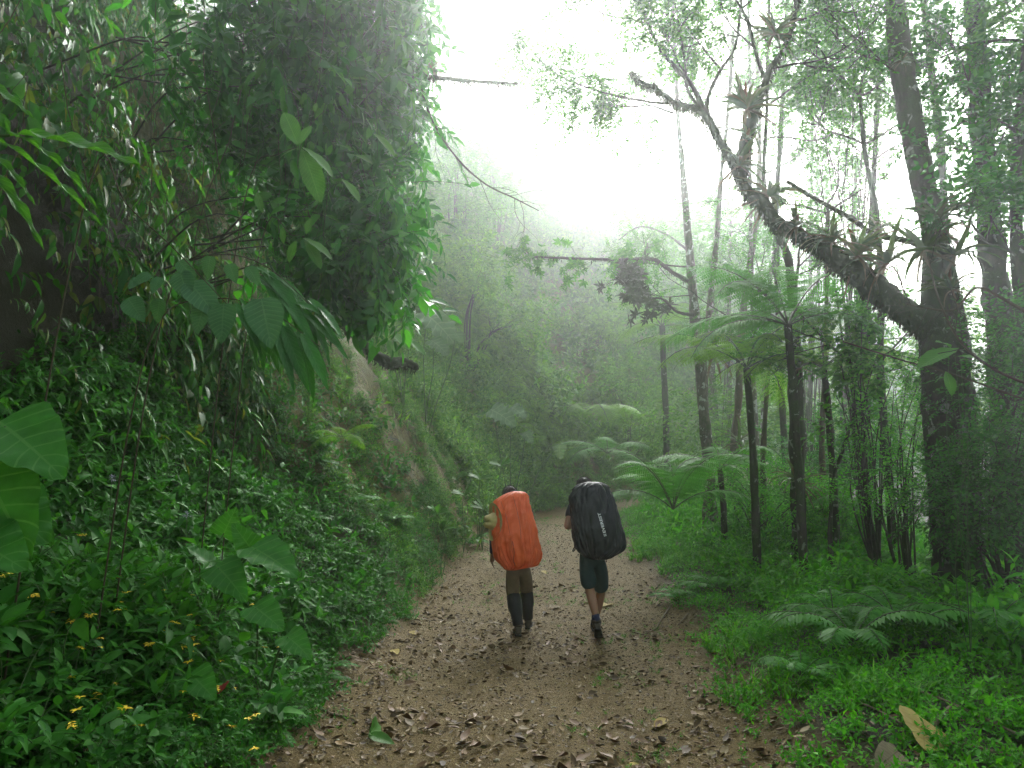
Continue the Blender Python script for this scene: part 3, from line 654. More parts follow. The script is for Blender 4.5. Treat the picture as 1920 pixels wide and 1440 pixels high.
def litter():
    rng = np.random.default_rng(16)
    def curled(w, curl, L=1.0):
        V, T = leafT(w, 3, .1, 0, .7); V = V.copy(); a = V[:, 1] * curl
        V[:, 2] += .25 * (1 - np.cos((V[:, 1] - .5) * curl)) + V[:, 0] ** 2 * rng.uniform(1, 5); V[:, 1] *= .9; return V, T, np.zeros(len(T), int)
    CH = many(8, lambda i: curled(rng.uniform(.14, .3), rng.uniform(.5, 2.5)))
    g = Geo(); P, N = sow(rng, 260000, (-5, 6), (3.6, 20), lambda x, y, s, r: (s < 1.7) & (r < 1.2) & (rng.uniform(0, 1, len(x)) < np.where(y < 10, 1, .6)))
    k = rng.uniform(0, 1, len(P)) < np.clip(.4 + 1.5 * vnoise(P[:, 0] * 1.6, P[:, 1] * 1.6, 99) ** 1.5, 0, 1); P, N = P[k], N[k]; P = P + [0, 0, .012]; scatter(g, CH, P, up_frames(rng, N, .8, .3), rng.uniform(.012, .06, len(P)) * rng.uniform(.5, 1.2, len(P)), rng)
    P, N = sow(rng, 60000, (-3, 4), (3.8, 10), lambda x, y, s, r: (s < .3) & (r < .6)); scatter(g, CH, P + [0, 0, .006], up_frames(rng, N, .8, .3), rng.uniform(.008, .022, len(P)), rng)
    P, N = sow(rng, 14000, (-3, 4), (3.8, 12), lambda x, y, s, r: (s < .5) & (r < 1.0) & (vnoise(x * 1.8, y * 1.8, 98) + .25 * (y < 5.6) > .52)); scatter(g, CH, P + [0, 0, .012], up_frames(rng, N, .8, .35), rng.uniform(.05, .11, len(P)), rng)
    stuff('leaf_litter', g, [MA['chips']])
    ico = bmesh.new(); bmesh.ops.create_icosphere(ico, subdivisions=1, radius=1)
    iv = np.array([v.co[:] for v in ico.verts]); it = np.array([[v.index for v in f.verts] for f in ico.faces])
    PB = [((iv * [1, rng.uniform(.6, 1), rng.uniform(.4, .7)]) * (1 + rng.normal(0, .12, (len(iv), 1))), it, np.zeros(len(it), int)) for i in range(6)]
    g = Geo(); P, N = sow(rng, 70000, (-3, 4), (3.8, 17), lambda x, y, s, r: (s < .3) & (r < .3)); scatter(g, PB, P, up_frames(rng, N, .8, .2), rng.gamma(2, .0028, len(P)) + .002, rng)
    stuff('gravel', g, [MA['pebble']])
    # big dry leaves, one object each
    meshes = []
    for i in range(7):
        V, T, M = curled(rng.uniform(.16, .26), rng.uniform(1, 3)); q = Geo(); q.add(V, T); meshes.append(q.mesh('dry_leaf', [MA['dryleaf']]))
    P, N = sow(rng, 2200, (-3, 3.2), (4.1, 9), lambda x, y, s, r: (s < .35) & (r < .9) & ((y < 5.3) | (vnoise(x * 1.5, y * 1.5, 40) > .66) | (rng.uniform(0, 1, len(x)) < .04)), False)
    R = up_frames(rng, N, .8, .3)
    for i in range(min(len(P), 290)):
        o = inst(meshes[i % 7], 'dry_leaf', None, P[i] + [0, 0, .012], Matrix(R[i]).to_euler(), rng.uniform(.05, .15))
        x_, y_ = P[i][:2]; sz_ = 'large' if o.scale[0] > .11 else 'mid sized' if o.scale[0] > .075 else 'small'
        wh = ('at the very front of the path' if y_ < 4.9 else 'on the near path' if y_ < 6.2 else 'on the path short of the walkers' if y_ < 8 else 'by the feet of the walkers'); sd_ = 'left of the middle' if x_ < -.5 else 'in the middle' if x_ < .6 else 'right of the middle'
        tagged(o, f'{sz_} curled dead leaf {wh}, {sd_}', 'leaf', 'dead leaves scattered on the path')
litter()
# ------------------------------------------------------------------ trees
def grow(rng, p, d, L, r, lvl, g, anchors, up=.12, kids=4, jit=.28, slot=1, seg=5, ang=(.5, 1.1), shrink=.62):
    n = 6; pts = [np.array(p, float)]; d = nrm(np.array(d, float))
    for i in range(n):
        d = nrm(d + rng.normal(0, jit, 3) * .5 + np.array([0, 0, up]) * .4); pts.append(pts[-1] + d * L / n)
    pts = np.array(pts); g.add(*tube(pts, np.linspace(r, r * .45, n + 1), seg if lvl else 3, cap=False), slot)
    if lvl == 0:
        for t in (2, 3, 4, 5, 6): anchors.append((pts[t], nrm(pts[t] - pts[t - 1] + rng.normal(0, .02, 3))))
        return
    for k in range(kids):
        t = rng.uniform(.3, 1); i = min(int(t * n), n - 1); q = pts[i] + (pts[i + 1] - pts[i]) * (t * n - i)
        tg = nrm(pts[i + 1] - pts[i]); s = nrm(np.cross(tg, rng.normal(size=3))); a = rng.uniform(*ang)
        grow(rng, q, tg * math.cos(a) + s * math.sin(a), L * shrink * rng.uniform(.8, 1.2), r * .5, lvl - 1, g, anchors, up, kids, jit, slot, seg, ang, shrink)
    grow(rng, pts[-1], d, L * shrink, r * .5, lvl - 1, g, anchors, up, kids, jit, slot, seg, ang, shrink)
def leaf_out(rng, g, anchors, tm, per=1, sc=(.7, 1.1), jit=.5, droop=.1, keep=1.0):
    if not anchors: return
    P = np.repeat(np.array([a[0] for a in anchors]), per, 0); D = np.repeat(np.array([a[1] for a in anchors]), per, 0)
    k = rng.uniform(0, 1, len(P)) < keep; P, D = P[k], D[k]
    D = nrm(D + rng.normal(0, jit, D.shape) - [0, 0, droop])
    scatter(g, tm, P, frames(D, np.array([0, 0, 1.0]) + rng.normal(0, .3, D.shape)), rng.uniform(*sc, len(P)), rng)
def px_path(rows, k=3):
    """rows of (px, py, distance, half-width in photo pixels) to a smooth limb"""
    P = np.array([[*PW(a, b, d), r * d / FPX] for a, b, d, r in rows]); q = spline(P, k); return q[:, :3], np.maximum(q[:, 3] * .86, .003)
def tree(label, rows, mat='bark', crown=None, group=None, seg=9, wob=.07, name='tree', cat='tree'):
    """a trunk through photo-measured points plus a crown from branch descriptions"""
    rg = np.random.default_rng(int(abs(rows[0][0]) * 7 + abs(rows[-1][1]) + 13))
    pts, rad = px_path(rows, 5)
    base = pts[0] if pts[0][2] < pts[-1][2] else pts[-1]
    if pts[0][2] > pts[-1][2]: pts, rad = pts[::-1], rad[::-1]
    gz = float(H(base[0], base[1])); base = np.array([base[0], base[1], min(base[2], gz)])
    if pts[0][2] > gz - .1: pts = np.vstack([[pts[0][0] + (pts[0][0] - pts[3][0]) * .1, pts[0][1], gz - .15], pts]); rad = np.concatenate([[rad[0] * 1.3], rad])
    t = empty(name, base, label, cat, group)
    g = Geo(); g.add(*tube(pts - base, rad * (1 + .12 * np.sin(np.arange(len(rad)) * 1.7)), seg, wob=wob, rng=rg)); g.obj('trunk', MA[mat], t)
    if crown:
        c = Geo(); l = Geo(); an = []
        for b in crown['br']:
            l = Geo(); px, py, d, dx, dy, dz, L, r = b[:8]
            grow(rg, PW(px, py, d) - base, (dx, dy, dz), L, r, crown.get('lvl', 2), l, an, up=crown.get('up', .12), kids=crown.get('kids', 4), slot=0, seg=5); l.obj('limb', MA['twig'], t)
        leaf_out(rg, c, an, crown['tm'], crown.get('per', 1), crown.get('sc', (.7, 1.1)), keep=crown.get('keep', 1), droop=crown.get('droop', .1))
        c.obj('crown', LEAFM(crown.get('mat', 'tree'), 'twig'), t)
    return t

def moss_fringe(g, pts, rad, n, rng, ln=(.02, .09), side=1):
    i = rng.integers(0, len(pts) - 1, n); f = rng.uniform(0, 1, n)[:, None]; P = pts[i] * (1 - f) + pts[i + 1] * f; r = rad[i]
    tg = nrm(pts[i + 1] - pts[i]); d = nrm(rng.normal(size=(n, 3)) + [0, 0, -.3]); d = nrm(d - (d * tg).sum(-1, keepdims=True) * tg)
    P = P + d * r[:, None] * .9; D = nrm(d * .7 + [0, 0, -.7 * side] + rng.normal(0, .25, (n, 3)))
    g.add(*place(leafT(.12, 1, .1, .2), P, frames(D, d), rng.uniform(*ln, n)))
# bromeliads
def brom_geo(rng, k=22, L=.3, dead=6):
    g = Geo(); h = Geo()
    for i in range(k + dead):
        d_ = i >= k; a = rng.uniform(0, 2 * PI); e = rng.uniform(.3, 1.25) if not d_ else rng.uniform(-.9, -.2); n = 6
        t = np.linspace(0, 1, n); l = L * rng.uniform(.6, 1.1); an = e - (1.5 if not d_ else 1.0) * t * rng.uniform(.5, 1.1)
        rr = np.concatenate([[0], np.cumsum(np.cos(an[:-1]) * l / (n - 1))]); z = np.concatenate([[0], np.cumsum(np.sin(an[:-1]) * l / (n - 1))])
        c = np.stack([np.cos(a) * rr, np.sin(a) * rr, z], -1); s = np.array([-math.sin(a), math.cos(a), 0]); w_ = .017 * (L / .3) * np.array([.8, 1, .9, .7, .4, 0.02]) * (1 if not d_ else .6)
        V = np.stack([c - s * w_[:, None] + [0, 0, .006], c, c + s * w_[:, None] + [0, 0, .006]], 1).reshape(-1, 3); T = []
        for q in range(n - 1):
            for j in (0, 1): b = 3 * q + j; T += [[b, b + 1, b + 4], [b, b + 4, b + 3]]
        (h if d_ else g).add(V, T)
    return g, h
BRM = []
for i in range(5):
    g, h = brom_geo(rng, 20 + i * 2, .26 + .03 * i, 5 + i); BRM.append((g.mesh('leaf_rosette', [MA['brom']]), h.mesh('dead_leaves', [MA['brom_dead']])))
def bromeliad(px, py, d, size, label, tilt=(0, 0), group=None):
    i = (px + py) % 5; t = empty('bromeliad', PW(px, py, d), label, 'bromeliad', group)
    t.rotation_euler = (tilt[0], tilt[1], (px * 7 % 63) / 10); t.scale = (size * 1.45,) * 3
    inst(BRM[i][0], 'leaf_rosette', t); inst(BRM[i][1], 'dead_leaf', t); return t

def big_leaning_tree():
    rg = np.random.default_rng(31)
    T1 = [(1800, 1080, 8, 52), (1790, 960, 8, 50), (1782, 820, 8, 52), (1772, 680, 8, 50), (1765, 560, 8.1, 40), (1752, 440, 8.2, 27), (1735, 360, 8.2, 26), (1712, 250, 8.3, 27), (1692, 130, 8.4, 26), (1678, 0, 8.5, 22), (1665, -140, 8.6, 20)]
    L1 = [(1778, 640, 8, 38), (1735, 607, 8, 34), (1690, 580, 8, 28), (1640, 541, 8, 29), (1600, 506, 8, 24), (1572, 493, 8, 23), (1540, 462, 8, 19), (1510, 449, 8.05, 16), (1478, 428, 8.1, 13), (1452, 415, 8.1, 16), (1425, 375, 8.1, 14), (1400, 357, 8.2, 13), (1375, 305, 8.2, 12), (1350, 266, 8.3, 9), (1322, 215, 8.3, 9), (1290, 200, 8.4, 7), (1262, 190, 8.4, 6), (1232, 168, 8.5, 5), (1200, 152, 8.6, 4), (1184, 132, 8.6, 2)]
    pts, rad = px_path(T1, 5); base = pts[0].copy(); base[2] = H(base[0], base[1]) - .1; pts[0][2] = base[2]
    t = empty('tree', base, 'dark mossy tree whose thick limb leans left over the forest edge', 'tree')
    g = Geo(); g.add(*tube(pts - base, rad, 12, wob=.06, rng=rg)); tr = g.obj('trunk', MA['bark'], t)
    limbs = [L1, [(1392, 330, 8.2, 12), (1396, 280, 8.2, 15), (1408, 230, 8.2, 13), (1425, 185, 8.2, 9), (1445, 130, 8.2, 7), (1470, 90, 8.2, 6), (1488, 40, 8.2, 5), (1492, -20, 8.2, 4), (1480, -90, 8.2, 3)],
             [(1432, 145, 8.2, 5), (1415, 90, 8.2, 4), (1402, 40, 8.1, 4), (1380, 0, 8.1, 3), (1350, -40, 8, 3)],
             [(1328, 225, 8.3, 8), (1300, 165, 8.3, 6), (1270, 130, 8.4, 5), (1240, 95, 8.4, 4.5), (1215, 45, 8.5, 4), (1198, 0, 8.5, 3), (1190, -40, 8.5, 2)],
             [(1326, 220, 8.3, 6), (1328, 180, 8.3, 5), (1352, 130, 8.3, 4), (1378, 90, 8.3, 3), (1388, 20, 8.3, 3), (1395, -50, 8.3, 2)],
             [(1322, 215, 8.3, 5), (1290, 170, 8.3, 4), (1285, 120, 8.4, 3), (1275, 60, 8.4, 3), (1265, 0, 8.5, 2)],
             [(1262, 190, 8.4, 4), (1238, 170, 8.3, 3), (1225, 155, 8.3, 2)],
             [(1475, 340, 8.6, 4), (1520, 368, 8.6, 5), (1560, 390, 8.6, 5), (1600, 412, 8.6, 6), (1640, 440, 8.6, 6), (1700, 452, 8.4, 7), (1748, 470, 8.2, 8)]]
    mo = Geo()
    for k, rows in enumerate(limbs):
        p, r = px_path(rows, 5); g = Geo(); V, T = tube(p - base, r * (1 + .1 * np.sin(np.arange(len(r)) * 2.1)), 10 if k == 0 else 7, wob=.10, rng=rg); g.add(V, T)
        g.obj('limb', MA['bark_moss'] if k < 2 else MA['bark'], t)
        moss_fringe(mo, p - base, r, 3600 if k == 0 else 900 if k == 1 else 160, rg, (.02, .10) if k < 2 else (.015, .05))
    moss_fringe(mo, (pts - base)[:22], rad[:22], 1500, rg, (.03, .12)); moss_fringe(mo, (pts - base)[22:], rad[22:], 700, rg, (.015, .05))
    mo.obj('moss', MA['moss'], t)
    c = Geo(); l = Geo(); an = []
    for px, py, d, dx, dy, dz, L in ((1678, 0, 8.5, -.5, .3, .5, 1.2), (1690, 120, 8.4, -1, .2, .15, 1.1), (1695, 150, 8.4, -.9, -.3, .1, 1.0), (1480, -60, 8.2, .4, 0, .6, .8), (1190, -30, 8.5, -.5, .1, .4, .6), (1350, -40, 8, -.2, 0, .7, .7),
                                     (1240, 95, 8.4, -.6, 0, .5, .45), (1285, 120, 8.4, .2, .2, .8, .5), (1388, 20, 8.3, .5, 0, .5, .6), (1665, -120, 8.6, .8, 0, .3, 1.2), (1300, 165, 8.3, -.4, -.2, .6, .7), (1270, 60, 8.3, .6, -.1, .6, .8), (1395, -40, 8.2, .6, 0, .1, .9), (1352, 130, 8.3, -.6, -.2, .5, .6), (1215, 45, 8.4, -.8, 0, .1, .8), (1445, 130, 8.2, 1, -.2, .3, .8), (1488, 40, 8.2, .8, -.2, .1, .9), (1415, 90, 8.2, -.7, -.1, .4, .6)):
        l = Geo(); grow(rg, PW(px, py, d) - base, (dx, dy, dz), L, .016, 2, l, an, up=.1, kids=3, slot=0); l.obj('limb', MA['twig'], t)
    leaf_out(rg, c, an, SPR_S, 1, (.6, 1.1), keep=.95); c.obj('crown', LEAFM('tree', 'twig'), t)
    for i, (px, py, s, lab, tl) in enumerate([(1452, 66, .8, 'bright green tuft plant high in the fork of the branches', (.2, 0)), (1402, 205, 1.1, 'dark spiky bromeliad wrapped around the upright mossy branch', (0, -.4)), (1398, 262, .95, 'rusty bromeliad low on the upright mossy branch', (0, -.7)),
                                              (1385, 312, 1.0, 'spiky bromeliad where the upright branch meets the leaning limb', (0, .3)), (1440, 368, 1.0, 'bromeliad with an orange bloom and pale hanging dead leaves', (.1, .5)), (1492, 425, .8, 'small bright green bromeliad on top of the leaning limb', (0, .2)),
                                              (1562, 455, 1.0, 'leafy bromeliad on the middle of the leaning limb', (0, .2)), (1608, 480, 1.05, 'dark green bromeliad beside the biggest one on the limb', (0, -.2)), (1665, 495, 1.6, 'largest bromeliad with long arching leaves on the thick limb', (0, 0)),
                                              (1760, 420, 1.5, 'bromeliad clump at the collar of the dark mossy trunk', (.2, .3)), (1735, 470, 1.5, 'dense epiphyte clump left of the dark trunk collar', (0, -.5)), (1790, 480, 1.4, 'epiphyte with hanging strap leaves right of the dark trunk', (0, .6)),
                                              (1785, 545, 1.2, 'bright green bromeliad in the dark trunk fork', (0, .2)), (1690, 115, .55, 'small bromeliad high on the pale lichen trunk', (0, .9))]):
        bromeliad(px, py, 7.85 if i > 4 else 8.1, s, lab, tl)
    return t
big_leaning_tree()
tree('tall straight brown trunk at the right edge of the forest', [(1895, 1060, 9, 34), (1888, 820, 9, 30), (1872, 600, 9, 29), (1858, 450, 9, 27), (1845, 300, 9.1, 25), (1836, 150, 9.2, 24), (1828, 0, 9.3, 22), (1824, -160, 9.4, 20)], 'bark', seg=12,
     crown=dict(br=[(1830, 20, 9.3, .8, .1, .4, 1.5, .03), (1832, 60, 9.2, .7, -.3, .2, 1.5, .03), (1845, 300, 9.1, .9, -.2, .3, 1.1, .02), (1836, 150, 9.2, -.6, -.2, .35, .9, .02), (1856, 420, 9, .8, -.5, .1, 1.1, .02), (1870, 560, 9, .8, -.5, .2, 1.1, .02), (1826, -80, 9.4, .2, -.4, .5, 1.5, .03), (1826, -100, 9.4, -.7, 0, .5, 1.2, .03)], tm=SPR, kids=4, sc=(.45, .8), mat='tree'))
tree('thin dark trunk between the two thick right hand trunks', [(1790, 900, 12, 11), (1775, 600, 12, 10), (1768, 330, 12, 9), (1745, 120, 12, 8), (1725, -60, 12, 7)], 'bark',
     crown=dict(br=[(1745, 120, 12, -.8, 0, .3, 1.7, .03), (1735, 0, 12, .6, 0, .4, 1.7, .03), (1760, 250, 12, .9, 0, .3, 1.4, .03), (1730, -30, 12, -.6, 0, .4, 1.8, .03)], tm=SPR_S, kids=4, sc=(.6, 1.0)))
tree('slender leaning trunk cut off by the right edge of view', [(1925, 900, 8.5, 16), (1915, 600, 8.5, 15), (1905, 380, 8.5, 14), (1915, 200, 8.5, 12), (1935, 0, 8.5, 10)], 'bark',
     crown=dict(br=[(1905, 380, 8.5, -.5, -.4, .3, .9, .02), (1910, 250, 8.5, -.6, -.2, .3, 1.0, .02), (1905, 480, 8.5, -.5, -.6, .1, .9, .02), (1925, 80, 8.5, -.6, 0, .2, 1.0, .02)], tm=SPR, kids=4, sc=(.5, .85), mat='gloss'))
tree('mottled slender tree left of the tree ferns, forking low', [(1332, 960, 14, 14), (1327, 860, 14, 13), (1318, 760, 14, 12), (1310, 660, 14, 12), (1300, 560, 14, 11), (1291, 450, 14, 9), (1283, 350, 14, 8), (1273, 240, 14, 6), (1267, 140, 14, 5), (1262, 20, 14, 4), (1260, -60, 14, 4)], 'bark_pale',
     crown=dict(br=[(1290, 500, 14, -1, 0, .25, 1.0, .02), (1262, 60, 14, -.6, 0, .5, 1.6, .02), (1262, 0, 14, .6, .2, .5, 1.5, .02), (1267, 140, 14, -.9, .2, .25, 1.6, .02), (1300, 555, 14, -.8, -.2, .0, .7, .015), (1266, 110, 14, .8, .2, .3, 1.2, .02)], tm=SPR_S, kids=3, sc=(.5, .85)))
tree('thin pale stem rising beside the mottled slender tree', [(1318, 680, 14.2, 8), (1328, 600, 14.5, 7), (1337, 520, 14.5, 7), (1346, 420, 14.5, 6), (1353, 320, 14.5, 5), (1366, 200, 14.6, 4), (1375, 60, 14.8, 4)], 'bark_pale',
     crown=dict(br=[(1366, 200, 14.6, .5, 0, .6, 1.5, .02), (1372, 100, 14.7, -.5, 0, .6, 1.5, .02)], tm=SPR_S, kids=3, sc=(.6, .9), keep=.7))
tree('misty trunk with a bromeliad tuft at its waist', [(1368, 960, 18, 9), (1375, 850, 18, 9), (1384, 760, 18, 8), (1388, 660, 18, 8), (1396, 560, 18, 8), (1408, 480, 18, 7), (1420, 400, 18, 6), (1424, 250, 18, 5), (1418, 60, 18, 5)], 'bark_brown',
     crown=dict(br=[(1424, 250, 18, -.8, 0, .4, 2.2, .03), (1420, 100, 18, .8, 0, .4, 2.4, .03), (1420, 160, 18, -.8, .2, .4, 2.2, .03), (1421, 330, 18, .7, .2, .3, 1.8, .03)], tm=SPR_F, kids=4, sc=(.5, .8)))
tree('dark rough trunk standing in front of the large tree fern', [(1497, 1030, 11, 15), (1496, 900, 11, 16), (1493, 760, 11, 17), (1491, 660, 11, 15), (1488, 600, 11, 11), (1484, 540, 11, 11), (1476, 478, 11, 9), (1458, 440, 11, 8), (1441, 400, 11, 7), (1432, 330, 11, 5), (1438, 200, 11, 4), (1440, 60, 11, 4), (1446, -60, 11, 3)], 'bark',
     crown=dict(br=[(1489, 545, 11, .35, 0, 1, .7, .03), (1436, 200, 11, .8, .2, .4, 1.6, .02), (1440, 80, 11, -.5, .1, .5, 1.5, .02), (1440, 40, 11, .7, .1, .3, 1.6, .02), (1436, 260, 11, 1, .3, .2, 1.5, .02)], tm=SPR_S, kids=3, sc=(.6, .95)))
for i, (rows, mat, lab) in enumerate([
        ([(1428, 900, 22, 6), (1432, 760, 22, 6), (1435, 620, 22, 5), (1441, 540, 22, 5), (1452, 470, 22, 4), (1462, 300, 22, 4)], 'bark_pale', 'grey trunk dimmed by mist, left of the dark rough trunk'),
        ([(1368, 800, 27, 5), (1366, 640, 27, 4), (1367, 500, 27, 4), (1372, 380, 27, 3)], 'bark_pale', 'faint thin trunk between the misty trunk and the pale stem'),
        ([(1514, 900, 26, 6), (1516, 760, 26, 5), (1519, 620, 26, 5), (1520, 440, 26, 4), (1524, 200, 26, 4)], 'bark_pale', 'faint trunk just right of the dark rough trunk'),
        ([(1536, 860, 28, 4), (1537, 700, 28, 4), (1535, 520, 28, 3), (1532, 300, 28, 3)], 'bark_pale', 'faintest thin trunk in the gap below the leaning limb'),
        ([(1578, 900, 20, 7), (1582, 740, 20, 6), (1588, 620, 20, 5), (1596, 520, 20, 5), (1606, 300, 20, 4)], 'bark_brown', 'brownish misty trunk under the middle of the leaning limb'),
        ([(1546, 1010, 12, 7), (1543, 900, 12, 7), (1541, 820, 12, 6), (1548, 640, 12, 5), (1552, 400, 12, 5)], 'bark_brown', 'narrow brown trunk to the right of the large tree fern'),
        ([(1556, 1000, 10, 5), (1562, 900, 10, 4.5), (1582, 840, 10, 4), (1604, 760, 10, 3.5), (1616, 700, 10, 3)], 'bark', 'thin crooked sapling stem leaning right'),
        ([(1432, 960, 13, 7), (1430, 880, 13, 6), (1436, 760, 13, 5), (1446, 640, 13, 4)], 'bark_brown', 'short brown stem behind the low spreading fern'),
        ([(1612, 980, 13, 9), (1618, 860, 13, 8), (1622, 740, 13, 7), (1626, 560, 13, 7), (1640, 300, 13, 6), (1650, 100, 13, 5)], 'bark', 'brown trunk standing in the leafy shrubs right of the saplings'),
        ([(1650, 700, 10.5, 7), (1652, 560, 10.5, 7), (1648, 450, 10.5, 7), (1640, 380, 10.5, 6), (1628, 320, 10.5, 5), (1620, 270, 10.5, 5), (1612, 180, 10.5, 3)], 'bark_moss', 'mossy broken stem with hanging dead leaves left of the lichen trunk'),
        ([(1408, 420, 16, 4), (1407, 300, 16, 4), (1406, 150, 16, 4), (1402, 0, 16, 4), (1400, -60, 16, 3), (1412, 700, 16, 5)][-1:] + [(1408, 420, 16, 4), (1407, 300, 16, 4), (1406, 150, 16, 4), (1402, -60, 16, 3)], 'bark_pale', 'straight thin pole rising behind the upright mossy branch'),
        ([(1460, 640, 15, 6), (1455, 420, 15, 6), (1462, 280, 15, 6), (1470, 120, 15, 5), (1478, -40, 15, 4)], 'bark', 'straight mossy pole behind the bromeliads on the limb'),
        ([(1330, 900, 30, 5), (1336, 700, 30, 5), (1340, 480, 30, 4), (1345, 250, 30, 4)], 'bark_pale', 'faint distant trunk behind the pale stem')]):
    n = len(rows); a = rows[-1]; b = rows[-2]; d = a[2]
    br = [(a[0], a[1], d, sx, .1, .45, d * .1 + .2, .02) for sx in (-.8, .8, .1)] + [(b[0], b[1], d, sx, .1, .35, d * .08, .02) for sx in (.8, -.8)]
    if i in (6, 7): br = br[:3]
    tree(lab, rows, mat, crown=dict(br=br, tm=SPR_F if d > 14 else SPR_S, kids=3, sc=(.55, .9), keep=.8))
bromeliad(1385, 830, 17.6, 2.0, 'brown bromeliad tuft on the misty trunk', (0, .3)); bromeliad(1400, 655, 17.6, 1.8, 'pale bromeliad halfway up the misty trunk', (0, .3))
bromeliad(1338, 665, 13.8, 1.7, 'dark bromeliad tuft where the mottled tree forks', (0, .3)); bromeliad(1500, 690, 10.7, 1.2, 'fern like epiphyte tuft on the dark rough trunk', (0, .4))
bromeliad(1498, 905, 10.7, 1.1, 'low epiphyte clump around the dark rough trunk', (0, .2)); bromeliad(1648, 430, 10.3, .9, 'red flowered bromeliad on the mossy broken stem', (.1, .1))
bromeliad(1640, 520, 10, .9, 'small dark bromeliad on the mossy broken stem', (.3, .5))
# crowns and bushes that fill the right side
def bush(label, blobs, tm, mat, sc=(.6, 1.0), hang=.1, name='bush', cat='bush', stemw=.018, group=None):
    rg = np.random.default_rng(int(blobs[0][0] + blobs[0][1] * 3)); c0 = PW(*blobs[0][:3]); gz = float(H(c0[0], c0[1])); base = np.array([c0[0], c0[1], gz])
    t = empty(name, base, label, cat, group); g = Geo(); h = Geo()
    for px, py, d, rx, rz, n in blobs:
        c = PW(px, py, d) - base; blob(rg, g, c, (rx, rx, rz), n, tm, sc, hang=hang, shell=.25)
        for k in range(5):
            e = c + nrm(rg.normal(size=3)) * np.array([rx, rx, rz]) * .75; h.add(*tube(spline([[rg.normal(0, .05), rg.normal(0, .05), -.05], c * [.4, .4, .6] + rg.normal(0, .08, 3), e], 5), np.linspace(stemw, .004, 11), 4), 0)
    h.obj('stem', MA['twig'], t); g.obj('foliage', LEAFM(mat, 'twig'), t); return t
bush('bright leafy shrub under the leaning limb', [(1610, 600, 9.5, .5, .3, 90), (1570, 680, 9.8, .4, .25, 50), (1650, 690, 9.3, .5, .3, 80), (1610, 800, 9.8, .5, .3, 60)], SPR, 'tree', (.5, .9))
bush('tall bright shrub between the fern and the dark trunk', [(1670, 790, 9, .5, .3, 80), (1710, 710, 9, .35, .25, 50), (1640, 900, 9.4, .6, .3, 110), (1720, 890, 8.8, .5, .35, 110)], SPR_S, 'herb_bright', (.5, .9))
bush('shrub with rounded leaves behind the ferns', [(1560, 860, 13, .7, .5, 200), (1620, 820, 13.5, .8, .8, 260), (1500, 860, 14, .8, .5, 200)], SPR_S, 'gloss', (.7, 1.1))
bush('green thicket against the right edge of view', [(1860, 760, 7.6, .5, .6, 260), (1900, 620, 7.6, .35, .4, 130), (1850, 920, 7.2, .5, .5, 260), (1920, 880, 7, .4, .6, 200), (1780, 940, 7.6, .4, .4, 150)], SPR_S, 'herb', (.6, 1.0))
bush('dark leafy mass high at the right edge', [(1890, 80, 8.8, .5, .6, 200), (1900, 230, 8.6, .35, .4, 120), (1880, 380, 8.6, .3, .3, 80)], SPR, 'tree', (.5, .85), name='leaf_clump', cat='foliage', stemw=.01)
bush('pale thicket in mist behind the saplings', [(1420, 790, 22, 2.2, 1.2, 240), (1540, 790, 23, 2.4, 1.2, 250), (1660, 780, 20, 2.2, 1.3, 260), (1340, 790, 24, 2, 1.2, 200), (1780, 720, 18, 2, 1.8, 240), (1880, 700, 16, 1.8, 1.8, 220)], SPR_F, 'far', (.7, 1.2))
bush('undergrowth shrub below the tree ferns', [(1420, 900, 13, .9, .4, 200), (1350, 905, 14, .9, .4, 180), (1480, 940, 11.5, .6, .3, 160), (1560, 950, 11, .6, .4, 180)], SPR_S, 'herb_bright', (.6, 1.0))
bush('misty green crown mass above the middle trunks', [(1480, 330, 19, 1.3, 1.0, 200), (1560, 260, 18, 1.6, 1.0, 240), (1620, 340, 17, 1.2, 1.0, 190), (1540, 420, 20, 1.5, .8, 170)], SPR_F, 'tree', (.4, .7), name='tree', cat='tree')
bush('brighter green crown below the top right branches', [(1560, 110, 12, .9, .5, 230), (1500, 150, 12, .6, .4, 130), (1640, 150, 12, .7, .5, 150), (1620, 60, 12.5, .8, .4, 140)], SPR, 'tree', (.5, .9), name='tree', cat='tree')
bush('misty crown left of the pale stem', [(1330, 460, 26, 2.0, 1.6, 260), (1290, 560, 27, 2, 1.4, 200), (1400, 560, 27, 2.2, 1.6, 230), (1260, 450, 34, 1.6, 1.2, 110), (1400, 420, 28, 1.4, 1.3, 120)], SPR_F, 'tree', (.7, 1.1), name='tree', cat='tree')
